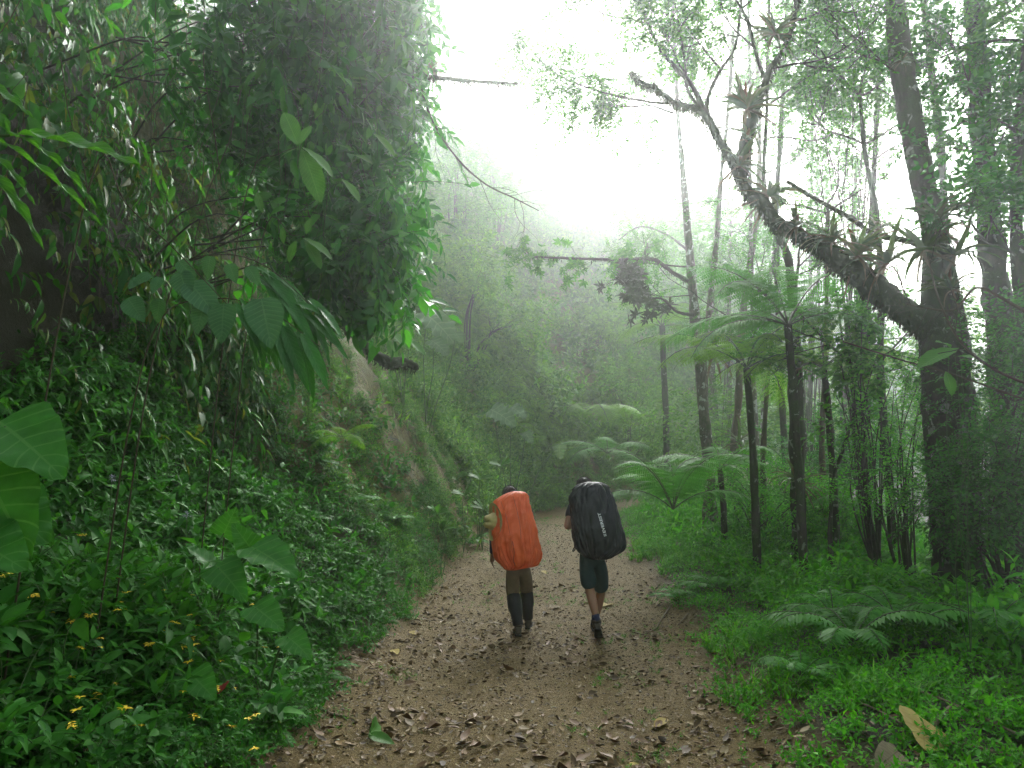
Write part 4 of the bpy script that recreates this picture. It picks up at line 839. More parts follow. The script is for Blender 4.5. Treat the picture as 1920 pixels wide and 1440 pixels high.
# ------------------------------------------------------------------ trees of the left slope
for i, (lab, bl, mt) in enumerate([
    ('misty rounded tree on the slope beyond the overhanging bush', [(850, 260, 28, 2.2, 1.6, 320), (900, 350, 28, 1.6, 1.5, 240), (830, 400, 27, 1.6, 1.6, 240)], 'tree'),
    ('fainter tree farther along the ridge in mist', [(930, 200, 36, 2.4, 2.2, 300), (960, 330, 36, 1.6, 1.8, 200), (900, 130, 37, 2.0, 1.8, 180)], 'tree'),
    ('small misty tree at the foot of the ridge trees', [(990, 420, 38, 1.8, 1.4, 200), (950, 480, 36, 1.8, 1.2, 180)], 'tree'),
    ('faint round tree on the hill in the middle', [(1180, 470, 52, 2.8, 2.4, 200)], 'far'),
    ('faint tree beside the round hill tree', [(1100, 480, 48, 2.0, 1.6, 150)], 'far'),
    ('tall faint tree on the hill left of the mottled trunk', [(1240, 440, 46, 2.2, 2.6, 220)], 'far'),
    ('broad misty bush below the ridge', [(880, 500, 24, 1.4, .8, 200), (960, 600, 26, 1.3, .8, 180)], 'far'),
    ('yellowish bush halfway down the hill', [(1120, 620, 36, 1.8, 1.2, 200)], 'fern_yellow'),
    ('light green bush on the hill behind the black pack', [(1180, 720, 31, 1.4, 1.1, 180), (1230, 800, 27, 1.2, .9, 160)], 'far')]):
    bush(lab, bl, SPR_F, mt, (.7, 1.1), hang=.2, name='tree' if i < 6 else 'bush', cat='tree' if i < 6 else 'bush', stemw=.03)
# the moss-hung dead branch and the hanging twigs that reach out of the bush on the left
def bare_branch(label, rows, mat='bark_moss', twigs=0, moss=0, name='branch', leaves=None, seed=3):
    rg = np.random.default_rng(seed); p, r = px_path(rows, 5); b = p[0].copy(); t = empty(name, b, label, 'branch'); g = Geo(); g.add(*tube(p - b, r, 6, wob=.12, rng=rg))
    g.obj('limb', MA[mat], t)
    if moss:
        m = Geo(); moss_fringe(m, p - b, r, moss, rg, (.03, .10)); m.obj('moss', MA['moss'], t)
    if twigs:
        h = Geo(); an = []
        for k in range(twigs):
            i = rg.integers(len(p) // 4, len(p) - 1); tg = nrm(p[i + 1] - p[i] if i + 1 < len(p) else p[i] - p[i - 1])
            grow(rg, p[i] - b, tg + nrm(rg.normal(size=3)) * .9, rg.uniform(.25, .6), .005, 1, h, an, up=-.15, kids=2, slot=0, seg=3)
        h.obj('twig', MA['twig'], t)
        if leaves:
            q = Geo(); leaf_out(rg, q, an, leaves[0], 1, leaves[1], keep=leaves[3] if len(leaves) > 3 else .8); q.obj('leaves' if False else 'foliage', LEAFM(leaves[2], 'twig'), t)
    return t
bare_branch('straight dead branch furred with moss reaching right from the bush', [(700, 132, 10, 7), (760, 142, 10, 7), (830, 147, 10, 6), (900, 153, 10, 4), (970, 157, 10, 3)], moss=420)
bromeliad(812, 135, 10, .7, 'dry bromeliad on the straight dead branch', (0, .2))
bare_branch('long drooping bare twig branching over the misty gap', [(690, 40, 9, 3), (745, 110, 9, 3), (785, 160, 9, 3), (815, 235, 9, 2.6), (860, 300, 9, 2.2), (910, 345, 9, 1.8), (965, 372, 9, 1.5), (1010, 395, 9, 1)], 'twig', twigs=16)
bare_branch('leafy branch stretching left from the mottled slender tree', [(1296, 530, 14, 6), (1260, 510, 14, 4.5), (1222, 486, 14, 4), (1160, 487, 14, 3.5), (1090, 485, 14, 3), (1030, 483, 14, 2.4), (985, 480, 14, 1.6)], 'twig', twigs=26, moss=120, leaves=(WH, (.55, .9), 'tree', .85), seed=5)
bare_branch('spray of dark leathery leaves hanging left of the mottled tree', [(1300, 590, 13.5, 4), (1270, 585, 13.4, 3), (1240, 560, 13.2, 2.4), (1205, 560, 13, 2), (1190, 545, 13, 1.4)], 'twig', twigs=12, leaves=(WH, (.9, 1.3), 'darkleaf', .6), seed=6)
bare_branch('faint leafy branch hanging into the bright sky', [(1262, 195, 9.5, 3), (1210, 190, 10, 3), (1150, 178, 10.5, 3), (1090, 160, 11, 2.5), (1030, 130, 11.5, 2), (975, 70, 12, 1)], 'twig', twigs=44, leaves=(SPR_S, (.7, 1.2), 'tree', .8), seed=8)
bare_branch('second faint leafy branch below it in the sky', [(1262, 212, 9.5, 3), (1220, 198, 10, 2), (1180, 200, 10.5, 2), (1110, 192, 11, 2)], 'twig', twigs=12, leaves=(SPR_S, (.6, 1.0), 'tree', .7), seed=9)
bare_branch('broken mossy bough jutting from the clay bank', [(640, 605, 12, 10), (668, 630, 12, 12), (690, 655, 12, 13), (730, 680, 12, 13), (760, 680, 12, 11), (782, 690, 12, 8)], moss=500, seed=10)
bare_branch('faint leafy branch low in the misty sky', [(1290, 470, 22, 3), (1250, 440, 22, 2), (1200, 425, 22, 2), (1160, 450, 22, 1)], 'twig', twigs=16, leaves=(SPR_S, (.8, 1.2), 'tree', .7), seed=12)
# roots and vines hanging over the bank
def hanging_vines():
    rg = np.random.default_rng(41); ms = []
    for i in range(9):
        L = rg.uniform(1.2, 2.6); n = 9; t = np.linspace(0, 1, n); p = np.stack([np.cumsum(np.cumsum(rg.normal(0, .03, n))), np.cumsum(np.cumsum(rg.normal(0, .02, n))), -L * t], -1); p[0] = 0
        g = Geo(); g.add(*tube(p, rg.uniform(.0025, .005), 4, wob=.2, rng=rg), 0)
        if i % 3 == 0: g.add(*place(leafT(.2, 1, .1, .2), p[1:], frames(nrm(rg.normal(size=(n - 1, 3)) * [1, 1, .3] - [0, 0, .6]), [0, 1.0, 0]), rg.uniform(.05, .1, n - 1)), 1)
        ms.append(g.mesh('hanging_vine', [MA['vine'], MA['curtain']]))
    for i in range(50):
        px, py = rg.uniform(20, 700), rg.uniform(-60, 300); d = 6.0 + (px / 700) * 2.6 - rg.uniform(0, .8)
        if i > 32: px, py, d = rg.uniform(540, 700), rg.uniform(420, 540), rg.uniform(9, 10)
        o = inst(ms[i % 9], 'hanging_vine', None, PW(px, py, d), (0, 0, rg.uniform(0, 6.28)), rg.uniform(.6, 1.2) * (.6 if i > 32 else 1))
        tagged(o, ('thin bare vine hanging before the dark left bank, ' + ('near the edge' if px < 180 else 'above the ribs' if px < 380 else 'by the sapling' if px < 520 else 'in the bush')) if i <= 32 else 'thin root hanging in front of the clay bank', 'vine', 'vines hanging before the left bank' if i <= 32 else 'roots hanging over the clay')
hanging_vines()

# ------------------------------------------------------------------ tree ferns and ferns
BIP = many(4, lambda i: frond(rng, 1.0, 24, .30, rng.uniform(.5, .9), rng.uniform(1.3, 1.9), 15, .1, .16))
BIPM = [(lambda g: (g.add(*f), g.mesh('frond', [MA['fern'], MA['rib']]))[1])(Geo()) for f in BIP]
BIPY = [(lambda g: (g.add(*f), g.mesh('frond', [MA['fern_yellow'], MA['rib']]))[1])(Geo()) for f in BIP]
def tree_fern(label, px, py, d, trunk_px=None, k=9, L=1.4, ms=None, tilt=-.15, trad=.048, group=None, angs=None):
    rg = np.random.default_rng(int(px + py)); c = PW(px, py, d); gz = float(H(c[0], c[1])); base = np.array([c[0], c[1], gz]); ms = ms or BIPM
    t = empty('tree_fern', base, label, 'fern', group)
    if trunk_px:
        g = Geo(); p = spline([[0, 0, -.2], [.03, 0, (c[2] - gz) * .5], [0, 0, c[2] - gz]], 6); g.add(*tube(p, np.linspace(trad * 1.25, trad, len(p)), 8, wob=.12, rng=rg)); g.obj('trunk', MA['bark'], t)
    for i in range(k):
        a = angs[i] if angs else 2 * PI * i / k + rg.uniform(-.25, .25)
        inst(ms[i % 4], 'frond', t, (0, 0, c[2] - gz), (rg.uniform(-.25, .35) + tilt, rg.uniform(-.15, .15), a), L * rg.uniform(.85, 1.15))
    return t
tree_fern('large tree fern with wide fronds before the dark rough trunk', 1478, 610, 9.6, True, 11, 1.75, angs=[1.0, 1.5, 1.9, 2.3, 2.7, .5, 0, -.6, -1.2, -1.9, 3.3], tilt=-.2)
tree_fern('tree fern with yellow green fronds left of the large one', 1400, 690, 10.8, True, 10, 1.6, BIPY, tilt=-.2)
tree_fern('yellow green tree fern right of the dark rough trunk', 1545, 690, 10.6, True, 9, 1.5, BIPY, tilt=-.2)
tree_fern('low spreading fern by the verge, broken stump at its heart', 1262, 955, 11.5, None, 10, 1.5, tilt=.25)
tree_fern('drooping fern behind the low spreading fern', 1350, 880, 12.5, True, 8, 1.3)
tree_fern('small fern near the dark rough trunk foot', 1590, 960, 11, None, 8, 1.0)
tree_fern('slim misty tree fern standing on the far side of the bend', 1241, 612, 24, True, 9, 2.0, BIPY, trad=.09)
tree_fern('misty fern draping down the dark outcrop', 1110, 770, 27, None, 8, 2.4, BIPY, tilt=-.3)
tree_fern('fern hanging at the end of the track', 1140, 850, 24, None, 8, 1.8, tilt=-.2)
tree_fern('fern on the shaded slope in front of the overhanging bush foot', 640, 820, 10.5, None, 8, .55, BIPY)
ferns = [(FN, g_) for FN, g_ in [(None, None)]]
FM = []
for A in FERN:
    g = Geo(); V, T, M = A; l = Geo(); 
    FM.append(((lambda q: (q.add(V, T[M == 0]), q.mesh('fronds', [MA['fern']]))[1])(Geo()), (lambda q: (q.add(V, T[M == 1]), q.mesh('ribs', [MA['rib']]))[1])(Geo())))
def fern(px, py, d, size, label, group=None):
    p = PW(px, py, d); p[2] = H(p[0], p[1]) + (.1 if px > 1450 and py > 1050 else 0); size = size * (1.3 if px > 1450 and py > 1050 else 1); i = (int(px) + int(py)) % 5
    t = empty('fern', p, label, 'fern', group); t.rotation_euler = (0, 0, px % 7); t.scale = (size,) * 3
    inst(FM[i][0], 'foliage', t); inst(FM[i][1], 'rib', t); return t
for px, py, d, s, lab in [(1600, 1180, 6.2, 1.1, 'dark feathery fern in the middle of the right undergrowth'), (1680, 1130, 6.6, 1.0, 'pale fern right of the dark feathery fern'), (1750, 1090, 7, 1.0, 'fern near the foot of the thick mossy trunk'), (1860, 1140, 6, 1.0, 'fern at the right edge of view'),
                          (1560, 1110, 7.2, .9, 'small fern behind the dark feathery one'), (1340, 985, 10.5, 1.2, 'arching fern on the verge right of the black pack'), (1270, 1000, 10.5, .9, 'little fern at the edge of the bright grass'), (1430, 1010, 10, 1.1, 'fern left of the dark rough trunk foot'),
                          (560, 830, 9.6, 1.0, 'bright fern below the cane leaves'), (600, 870, 9.8, .9, 'fern under the clay bank on the left'), (520, 790, 9.4, .9, 'upper bright fern on the shaded left slope'), (660, 880, 11, .9, 'fern at the foot of the clay face'),
                          (330, 900, 7.6, 1.0, 'shaded fern in the left undergrowth'), (440, 860, 8.6, .9, 'fern in the dark hollow of the bank'), (880, 880, 16, 1.4, 'light fern beside the orange pack on the bank'), (950, 870, 19, 1.5, 'misty fern above the orange pack'),
                          (400, 960, 7.4, .8, 'fern half buried in the left undergrowth'), (200, 1180, 5.2, .7, 'fern with long leaflets among the yellow flowers'), (730, 960, 11.5, .8, 'fern above the mossy log'), (1500, 1240, 5.8, .6, 'short fern at the front of the right undergrowth')]:
    fern(px, py, d, s, lab)
# ------------------------------------------------------------------ the two walkers
MA['skin'] = plain_mat('skin', (.36, .19, .12), .55, .35, .15, 20, .1)
MA['skin_dark'] = plain_mat('tanned_skin', (.20, .10, .065), .55, .35, .15, 20, .1)
MA['hair'] = plain_mat('dark_hair', (.018, .013, .011), .6, .4, .3, 60, .8, .004, 240)
MA['khaki'] = plain_mat('khaki_cloth', (.20, .155, .10), .9, .15, .45, 9, .6, .012, 14)
MA['gaiter'] = plain_mat('black_gaiter', (.012, .013, .018), .6, .35, .4, 14, .6, .01, 22)
MA['boot'] = plain_mat('muddy_boot', (.065, .055, .04), .85, .2, .6, 30, .6, .004)
MA['sole'] = plain_mat('boot_sole', (.02, .018, .015), .9, .2, .5, 30, .5, .004)
MA['teal'] = plain_mat('teal_cloth', (.012, .045, .055), .75, .25, .4, 8, .6, .012, 13)
MA['greyshirt'] = plain_mat('dark_grey_cloth', (.035, .036, .045), .9, .15, .4, 10, .5, .01, 18)
MA['navyshirt'] = plain_mat('dark_blue_cloth', (.02, .022, .06), .9, .15, .4, 10, .5, .01, 18)
MA['sock'] = plain_mat('navy_sock', (.02, .03, .075), .95, .1, .3, 60, .4, .003, 160)
MA['orange'] = plain_mat('orange_rain_cover', (.82, .125, .022), .5, .45, .25, 5, .35, .008, 11)
MA['orange_seam'] = plain_mat('seam_tape', (.30, .03, .012), .5, .4, .2, 9, 0)
MA['cord'] = plain_mat('red_cord', (.55, .10, .05), .6, .3, .2, 30, 0)
MA['black'] = plain_mat('black_rain_cover', (.008, .010, .015), .46, .3, .3, 5, .35, .008, 11)
MA['strap'] = plain_mat('black_strap', (.012, .012, .014), .7, .3, .2, 30, 0)
MA['white'] = plain_mat('white_print', (.75, .77, .80), .5, .3, .05, 30, 0)
MA['straw'] = plain_mat('woven_straw', (.55, .45, .20), .8, .25, .4, 30, .5, .003, 120)
MA['eye'] = plain_mat('eye', (.05, .04, .035), .2, .5, .1, 20, 0)

def skin_mesh(name, J, E, root, mat, parent, sub=2, **kw):
    """one continuous surface grown over joints J {name: (xyz, radius or (rx, ry))} joined by edges E"""
    names = list(J); idx = {n: i for i, n in enumerate(names)}
    me = bpy.data.meshes.new(name); me.from_pydata([tuple(map(float, J[n][0])) for n in names], [(idx[a], idx[b]) for a, b in E], [])
    o = bpy.data.objects.new(name, me); COL.objects.link(o)
    md = o.modifiers.new('skin', 'SKIN'); md.branch_smoothing = .4
    if not me.skin_vertices: me.skin_vertices_new() if hasattr(me, 'skin_vertices_new') else None
    for n in names:
        r = J[n][1]; sv = me.skin_vertices[0].data[idx[n]]; sv.radius = (r, r) if np.isscalar(r) else r; sv.use_root = (n == root)
    ss = o.modifiers.new('sub', 'SUBSURF'); ss.levels = ss.render_levels = sub
    dg = bpy.context.evaluated_depsgraph_get(); dg.update(); ev = o.evaluated_get(dg); nm = bpy.data.meshes.new_from_object(ev)
    bpy.data.objects.remove(o); nm.name = name; nm.materials.clear(); nm.materials.append(mat)
    for p in nm.polygons: p.use_smooth = True
    o = bpy.data.objects.new(name, nm); COL.objects.link(o); o.parent = parent
    for k, v in kw.items(): o[k] = v
    return o
def lerp(a, b, t): return np.array(a) * (1 - t) + np.array(b) * t
def add_hand(J, E, side, wrist, fwd, palm_n, curl=.5, s=1.0):
    """palm, four unequal fingers and a thumb, grown from the wrist joint"""
    f = nrm(fwd); n = nrm(np.array(palm_n, float) - np.dot(palm_n, f) * f); x = np.cross(f, n)       # x runs across the palm
    w = np.array(wrist); q = side
    J[q + 'palm'] = (w + f * .045 * s, (.034 * s, .016 * s)); J[q + 'palm2'] = (w + f * .075 * s, (.034 * s, .014 * s)); E += [(q + 'wr', q + 'palm'), (q + 'palm', q + 'palm2')]
    for k, (off, L) in enumerate(((-.030, .068), (-.010, .078), (.010, .072), (.029, .056))):
        b = w + f * .088 * s + x * off * s; prev = q + 'palm2'; p = b; d = f.copy()
        for j in range(4):
            nm = f'{q}f{k}{j}'; J[nm] = (p, (.0092 - .001 * j) * s); E.append((prev, nm)); prev = nm
            d = nrm(d + n * curl * (.55 + .1 * k)); p = p + d * L * s / 3
    p = w + f * .03 * s - x * .034 * s; prev = q + 'palm'; d = nrm(f * .7 - x * .7 + n * .3)
    for j in range(3):
        nm = f'{q}t{j}'; J[nm] = (p, (.0115 - .0015 * j) * s); E.append((prev, nm)); prev = nm; p = p + d * .027 * s; d = nrm(d + f * .3 + n * .15)
def head_joints(J, E, neck, top, fwd, s=1.0):
    """neck to crown with a jaw, nose, brow, lips and ears"""
    up = nrm(np.array(top) - np.array(neck)); f = nrm(np.array(fwd) - np.dot(fwd, up) * up); x = np.cross(f, up); n = np.array(neck)
    P = lambda a, b, c: n + (x * a + f * b + up * c) * s
    J.update(neck=(P(0, 0, 0), .058 * s), skull0=(P(0, .015, .085), (.066 * s, .074 * s)), skull1=(P(0, .012, .14), (.076 * s, .090 * s)), skull2=(P(0, .008, .185), (.072 * s, .084 * s)), skull3=(P(0, 0, .215), (.045 * s, .052 * s)),
             jaw=(P(0, .055, .062), .034 * s), nose0=(P(0, .088, .13), .016 * s), nose1=(P(0, .112, .105), .013 * s), lip=(P(0, .092, .072), .017 * s), earL=(P(-.083, -.005, .12), .014 * s), earR=(P(.083, -.005, .12), .014 * s))
    E += [('neck', 'skull0'), ('skull0', 'skull1'), ('skull1', 'skull2'), ('skull2', 'skull3'), ('skull0', 'jaw'), ('skull1', 'nose0'), ('nose0', 'nose1'), ('jaw', 'lip'), ('skull1', 'earL'), ('skull1', 'earR')]
    return P, x, f, up
def ball(c, r, fr=None, sc=(1, 1, 1), n=2):
    b = bmesh.new(); bmesh.ops.create_icosphere(b, subdivisions=n, radius=1); V = np.array([v.co[:] for v in b.verts]) * sc * r; T = np.array([[v.index for v in f.verts] for f in b.faces]); b.free()
    if fr is not None: V = V @ np.array(fr).T
    return V + np.array(c), T
def face_and_hair(parent, P, x, f, up, s, seed):
    fr = np.stack([x, f, up], -1); rg = np.random.default_rng(seed)
    V, T = ball((0, 0, 0), 1, None, (1, 1, 1), 4); k = ~((V[:, 1] > .45) & (V[:, 2] < .45)) & ~((V[:, 2] < -.35) & (V[:, 1] > -.2)) & (V[:, 2] > -.75)
    keep = k[T].all(1); W = V * np.array([.090, .104, .098]) * s * (1 + rg.normal(0, .012, (len(V), 1))); W = W + np.array([0, -.002, .152]) * s
    W = np.array(P(0, 0, 0)) + W @ fr.T; u, inv = np.unique(T[keep], return_inverse=True); g = Geo(); g.add(W[u], inv.reshape(-1, 3))
    n = 1500; i = rg.integers(0, len(u), n); c = np.array(P(0, 0, .152)); D = nrm(nrm(W[u][i] - c) + rg.normal(0, .35, (n, 3)) - up * .4); g.add(*place(leafT(.10, 1, 0, .2), W[u][i], frames(D, nrm(W[u][i] - c)), rg.uniform(.012, .022, n)))
    g.obj('hair', MA['hair'], parent)
    for q in (-1, 1):
        g = Geo(); g.add(*ball(P(q * .032, .094, .135), .012 * s)); g.obj('eye', MA['eye'], parent)

def boot(parent, heel, toe, ankle, s=1.0, mat='boot'):
    """a boot lofted from heel to toe, with a shaft and a sole"""
    h, t, a = map(np.array, (heel, toe, ankle)); f = nrm(t - h); L = np.linalg.norm(t - h); up = nrm((a - h) - np.dot(a - h, f) * f); x = np.cross(f, up)
    g = Geo(); n = 14; sg = 16; th = np.linspace(0, 2 * PI, sg, endpoint=False); rows = []
    for u, wd, ht in zip([0, .03, .12, .25, .4, .55, .7, .84, .94, 1.0], [.018, .033, .038, .036, .036, .042, .047, .044, .034, .012], [.05, .085, .095, .098, .085, .068, .056, .048, .04, .02]):
        c = h + f * L * u + up * ht * .5 * s; rows.append(c + x * (np.cos(th)[:, None] * wd * s) + up * ((np.sign(np.sin(th)) * np.abs(np.sin(th)) ** .7)[:, None] * ht * .5 * s))
    V = np.array(rows).reshape(-1, 3); T = []
    for i in range(len(rows) - 1):
        for j in range(sg): k = (j + 1) % sg; T += [[i * sg + j, (i + 1) * sg + j, (i + 1) * sg + k], [i * sg + j, (i + 1) * sg + k, i * sg + k]]
    T += [[0, j, j + 1] for j in range(1, sg - 1)] + [[(len(rows) - 1) * sg, (len(rows) - 1) * sg + j + 1, (len(rows) - 1) * sg + j] for j in range(1, sg - 1)]
    g.add(V, T); b0 = h + f * L * .22 + up * .07 * s; g.add(*tube([b0, lerp(b0, a, .5), a + (a - b0) * .12], [.044 * s, .045 * s, .049 * s], 14)); o = g.obj('boot', MA[mat], parent)
    g = Geo(); q = Geo(); us = np.linspace(-.02, 1.02, 12); wd = np.interp(us, [-.02, .1, .4, .72, .95, 1.02], [.025, .040, .037, .049, .036, .012]) * s; V = []
    for u, w_ in zip(us, wd): c = h + f * L * u; V += [c - x * w_ - up * .018 * s, c + x * w_ - up * .018 * s, c + x * w_ + up * .008 * s, c - x * w_ + up * .008 * s]
    T = []
    for i in range(11):
        for j in range(4): k = (j + 1) % 4; T += [[4 * i + j, 4 * i + 4 + k, 4 * i + 4 + j], [4 * i + j, 4 * i + k, 4 * i + 4 + k]]
    T += [[0, 2, 1], [0, 3, 2], [44, 45, 46], [44, 46, 47]]; q.add(V, T); so = q.obj('sole', MA['sole'], o); return o

def pack(name_mat, rows, d, base, hd, tilt, parentname, label, seed, pinch=()):
    """a full rucksack in its rain cover, lofted through rows (py, left px, right px)"""
    rows = np.array(rows, float); yy = np.linspace(0, 1, 120); py = rows[0, 0] + (rows[-1, 0] - rows[0, 0]) * (.5 - .5 * np.cos(PI * yy)); l = np.interp(py, rows[:, 0], rows[:, 1]); r = np.interp(py, rows[:, 0], rows[:, 2])
    k = np.ones(5) / 5; l = np.convolve(np.pad(l, 2, 'edge'), k, 'valid'); r = np.convolve(np.pad(r, 2, 'edge'), k, 'valid')
    n = 180; th = np.linspace(0, 2 * PI, n, endpoint=False); V = []; rg = np.random.default_rng(seed); u = np.linspace(0, 1, 120)
    cx0 = (rows[:, 1].mean() + rows[:, 2].mean()) / 2
    for i in range(120):
        A = PW(l[i], py[i], d); B = PW(r[i], py[i], d); c = (A + B) / 2; w_ = max(.004, (B[0] - A[0]) / 2)
        pr = math.sin(PI * min(max((.5 - .5 * math.cos(PI * u[i])), .0), 1)) ** .38; dd = hd * pr + .003
        cs, sn = np.cos(th), np.sin(th); e = 2 / 2.7
        x = np.sign(cs) * np.abs(cs) ** e; y = np.sign(sn) * np.abs(sn) ** e
        uu = u[i]; A1 = th * 3.2 + (uu - .5) * 1.2 * np.cos(th); ed = min(1, 6 * uu) * min(1, 8 * (1 - uu)) ** .3
        wr = .018 * fbm(th * 2.2 + 9, np.full(n, uu * 3), seed, 2)
        wr = wr + (.055 * (.25 + .9 * abs(uu - .42) * 2)) * (.30 - np.abs(fbm(A1 * 2.1, uu * 2.0 + A1 * .2, seed + 3, 2))) * 1.3
        wr = wr + .020 * (.3 - np.abs(fbm(A1 * 1.2, uu * 11 + A1, seed + 7, 2))) * 2; wr = wr * ed
        for px_, py_, amp, sx, sy in pinch: wr = wr + amp * np.exp(-((th - px_) / sx) ** 2 - ((u[i] - py_) / sy) ** 2)
        nv = nrm(np.stack([cs, sn, 0 * cs], -1)); p = np.stack([c[0] + x * w_, c[1] + y * dd + tilt * (c[2] - base[2] - 1.1), np.full(n, c[2]) + .03 * 0], -1) + nv * wr[:, None] * min(1, w_ / .08)
        V.append(p)
    V = np.array(V).reshape(-1, 3) - base; i, j = np.meshgrid(np.arange(119), np.arange(n), indexing='ij'); j2 = (j + 1) % n
    a, b, c_, d_ = i * n + j, i * n + j2, (i + 1) * n + j2, (i + 1) * n + j; T = np.concatenate([np.stack([a, c_, b], -1).reshape(-1, 3), np.stack([a, d_, c_], -1).reshape(-1, 3)])
    T = np.concatenate([T, [[0, q, q + 1] for q in range(1, n - 1)], [[119 * n, 119 * n + q + 1, 119 * n + q] for q in range(1, n - 1)]])
    t = empty('backpack', base, label, 'backpack'); g = Geo(); g.add(V, T); g.obj('rain_cover', MA[name_mat], t)
    bvh = BVHTree.FromPolygons([tuple(v) for v in V], [tuple(map(int, q)) for q in T])
    def on(px, py, lift=.004):
        o = np.array([0, 0, CAMZ]) - base; dr = PW(px, py, d) - np.array([0, 0, CAMZ]); h = bvh.ray_cast(Vector(o), Vector(nrm(dr)))
        p = np.array(h[0]) if h[0] is not None else PW(px, py, d - hd) - base; return p + np.array([0, -lift, 0])
    return t, on

# ---- walker with the orange pack
def walker_left():
    d0 = 8.82; c = PW(978, 1185, d0); base = np.array([c[0], c[1], float(H(c[0], c[1]))])
    t = empty('person', base, 'person in khaki trousers and black gaiters walking away under an orange pack', 'person')
    Q = lambda px, py, dy=0: PW(px, py, d0 + dy) - base
    J = {}; E = []
    J.update(pelvis=(Q(971, 1062, .02), (.12, .10)), waist=(Q(969, 1035, .03), (.12, .09)), chest=(Q(966, 990, .10), (.135, .105)), upch=(Q(963, 962, .15), (.11, .085)))
    E += [('pelvis', 'waist'), ('waist', 'chest'), ('chest', 'upch'), ('upch', 'neck')]
    P, x, f, up = head_joints(J, E, Q(958, 948, .20), Q(955, 911, .25), (0, 1, .0), .96)
    gl = lambda px, d_: np.array([*(PW(px, 1185, d_)[:2]), float(H(PW(px, 1185, d_)[0], d_))]) - base
    J.update(LS=(Q(938, 966, .13), .055), LE=(Q(925, 1008, .06), .042), Lwr=(Q(923, 1042, .10), .026), RS=(Q(990, 966, .13), .055), RE=(Q(1000, 1008, .12), .042), Rwr=(Q(1000, 1030, .32), .026))
    E += [('upch', 'LS'), ('LS', 'LE'), ('LE', 'Lwr'), ('upch', 'RS'), ('RS', 'RE'), ('RE', 'Rwr')]
    add_hand(J, E, 'L', J['Lwr'][0], (.0, .25, -1), (1, 0, 0), .35); add_hand(J, E, 'R', J['Rwr'][0], (-.2, .9, .3), (-1, 0, 0), .6)
    kL, kR = Q(962, 1112, .12), Q(987, 1106, .34); aL, aR = gl(972, 8.78) + [0, 0, .12], gl(990, 9.16) + [0, 0, .11]
    J.update(LH=(Q(961, 1072, .02), .085), LK=(kL, .058), LA=(aL, .038), RH=(Q(982, 1070, .04), .085), RK=(kR, .058), RA=(aR, .038))
    E += [('pelvis', 'LH'), ('LH', 'LK'), ('LK', 'LA'), ('pelvis', 'RH'), ('RH', 'RK'), ('RK', 'RA')]
    for q, a in (('L', aL), ('R', aR)): J[q + 'ft'] = (a + [0, .12, -.075], .03); E.append((q + 'A', q + 'ft'))
    skin_mesh('body', J, E, 'pelvis', MA['skin_dark'], t)
    g = lambda *k: {n: J[n] for n in k}
    S = {n: (J[n][0], tuple(np.array(J[n][1]) * 1.16 + .006) if not np.isscalar(J[n][1]) else J[n][1] * 1.18 + .004) for n in ('waist', 'chest', 'upch', 'LS', 'LE', 'RS', 'RE')}
    S['LC'] = (lerp(J['LE'][0], J['Lwr'][0], .93), .036); S['RC'] = (lerp(J['RE'][0], J['Rwr'][0], .93), .036); S['nk'] = (lerp(J['upch'][0], J['neck'][0], .55), .07)
    skin_mesh('shirt', S, [('waist', 'chest'), ('chest', 'upch'), ('upch', 'nk'), ('upch', 'LS'), ('LS', 'LE'), ('LE', 'LC'), ('upch', 'RS'), ('RS', 'RE'), ('RE', 'RC')], 'chest', MA['navyshirt'], t)
    S = dict(pelvis=(J['pelvis'][0], (.145, .12)), wt=(J['waist'][0], (.135, .11)), LH=(J['LH'][0], .10), RH=(J['RH'][0], .10), LM=(lerp(J['LH'][0], kL, .55) , .095), RM=(lerp(J['RH'][0], kR, .55), .095), LK=(kL, .088), RK=(kR, .088), LB=(lerp(kL, aL, .12), .074), RB=(lerp(kR, aR, .12), .074))
    skin_mesh('trousers', S, [('pelvis', 'wt'), ('pelvis', 'LH'), ('LH', 'LM'), ('LM', 'LK'), ('LK', 'LB'), ('pelvis', 'RH'), ('RH', 'RM'), ('RM', 'RK'), ('RK', 'RB')], 'pelvis', MA['khaki'], t)
    rg = np.random.default_rng(2)
    for k, a, s in ((kL, aL, -1), (kR, aR, 1)):
        p = np.array([lerp(k, a, u) + np.array([0, -.02 * math.sin(PI * u), 0]) for u in (.08, .25, .42, .6, .8, .98)]); V, T = tube(p, [.078, .083, .08, .07, .06, .06], 18, wob=.03, rng=rg); q = Geo(); q.add(V, T); q.obj('gaiter', MA['gaiter'], t)
        boot(t, a + [0, -.055, -.095], a + [s * .02, .22, -.095], a + [0, .0, .02])
    face_and_hair(t, P, x, f, up, .96, 4)
    rows = [(921, 964, 976), (923, 956, 984), (928, 945, 988), (938, 930, 990), (948, 928, 992), (960, 927, 995), (980, 926, 1002), (1000, 924, 1007), (1020, 924, 1010), (1035, 926, 1013), (1047, 931, 1012), (1056, 939, 1008), (1062, 944, 1001), (1066, 950, 975), (1069, 954, 966)]
    b, on = pack('orange', rows, d0 - .20, base, .17, .10, 'backpack', 'full rucksack under a creased orange rain cover on the left walker', 5, pinch=((4.35, .78, -.02, .16, .2), (4.9, .85, -.018, .12, .16), (5.5, .85, -.02, .2, .1)))
    g = Geo(); g.add(*tube(spline([on(937, 935), on(943, 950), on(950, 972), on(956, 1000), on(960, 1025), on(963, 1055)], 5), .0035, 5)); g.obj('cord', MA['cord'], b)
    g = Geo(); g.add(*tube(spline([on(961, 926), on(966, 945), on(971, 965), on(975, 985), on(977, 1010)], 5), .0022, 4)); g.obj('seam', MA['orange_seam'], b)
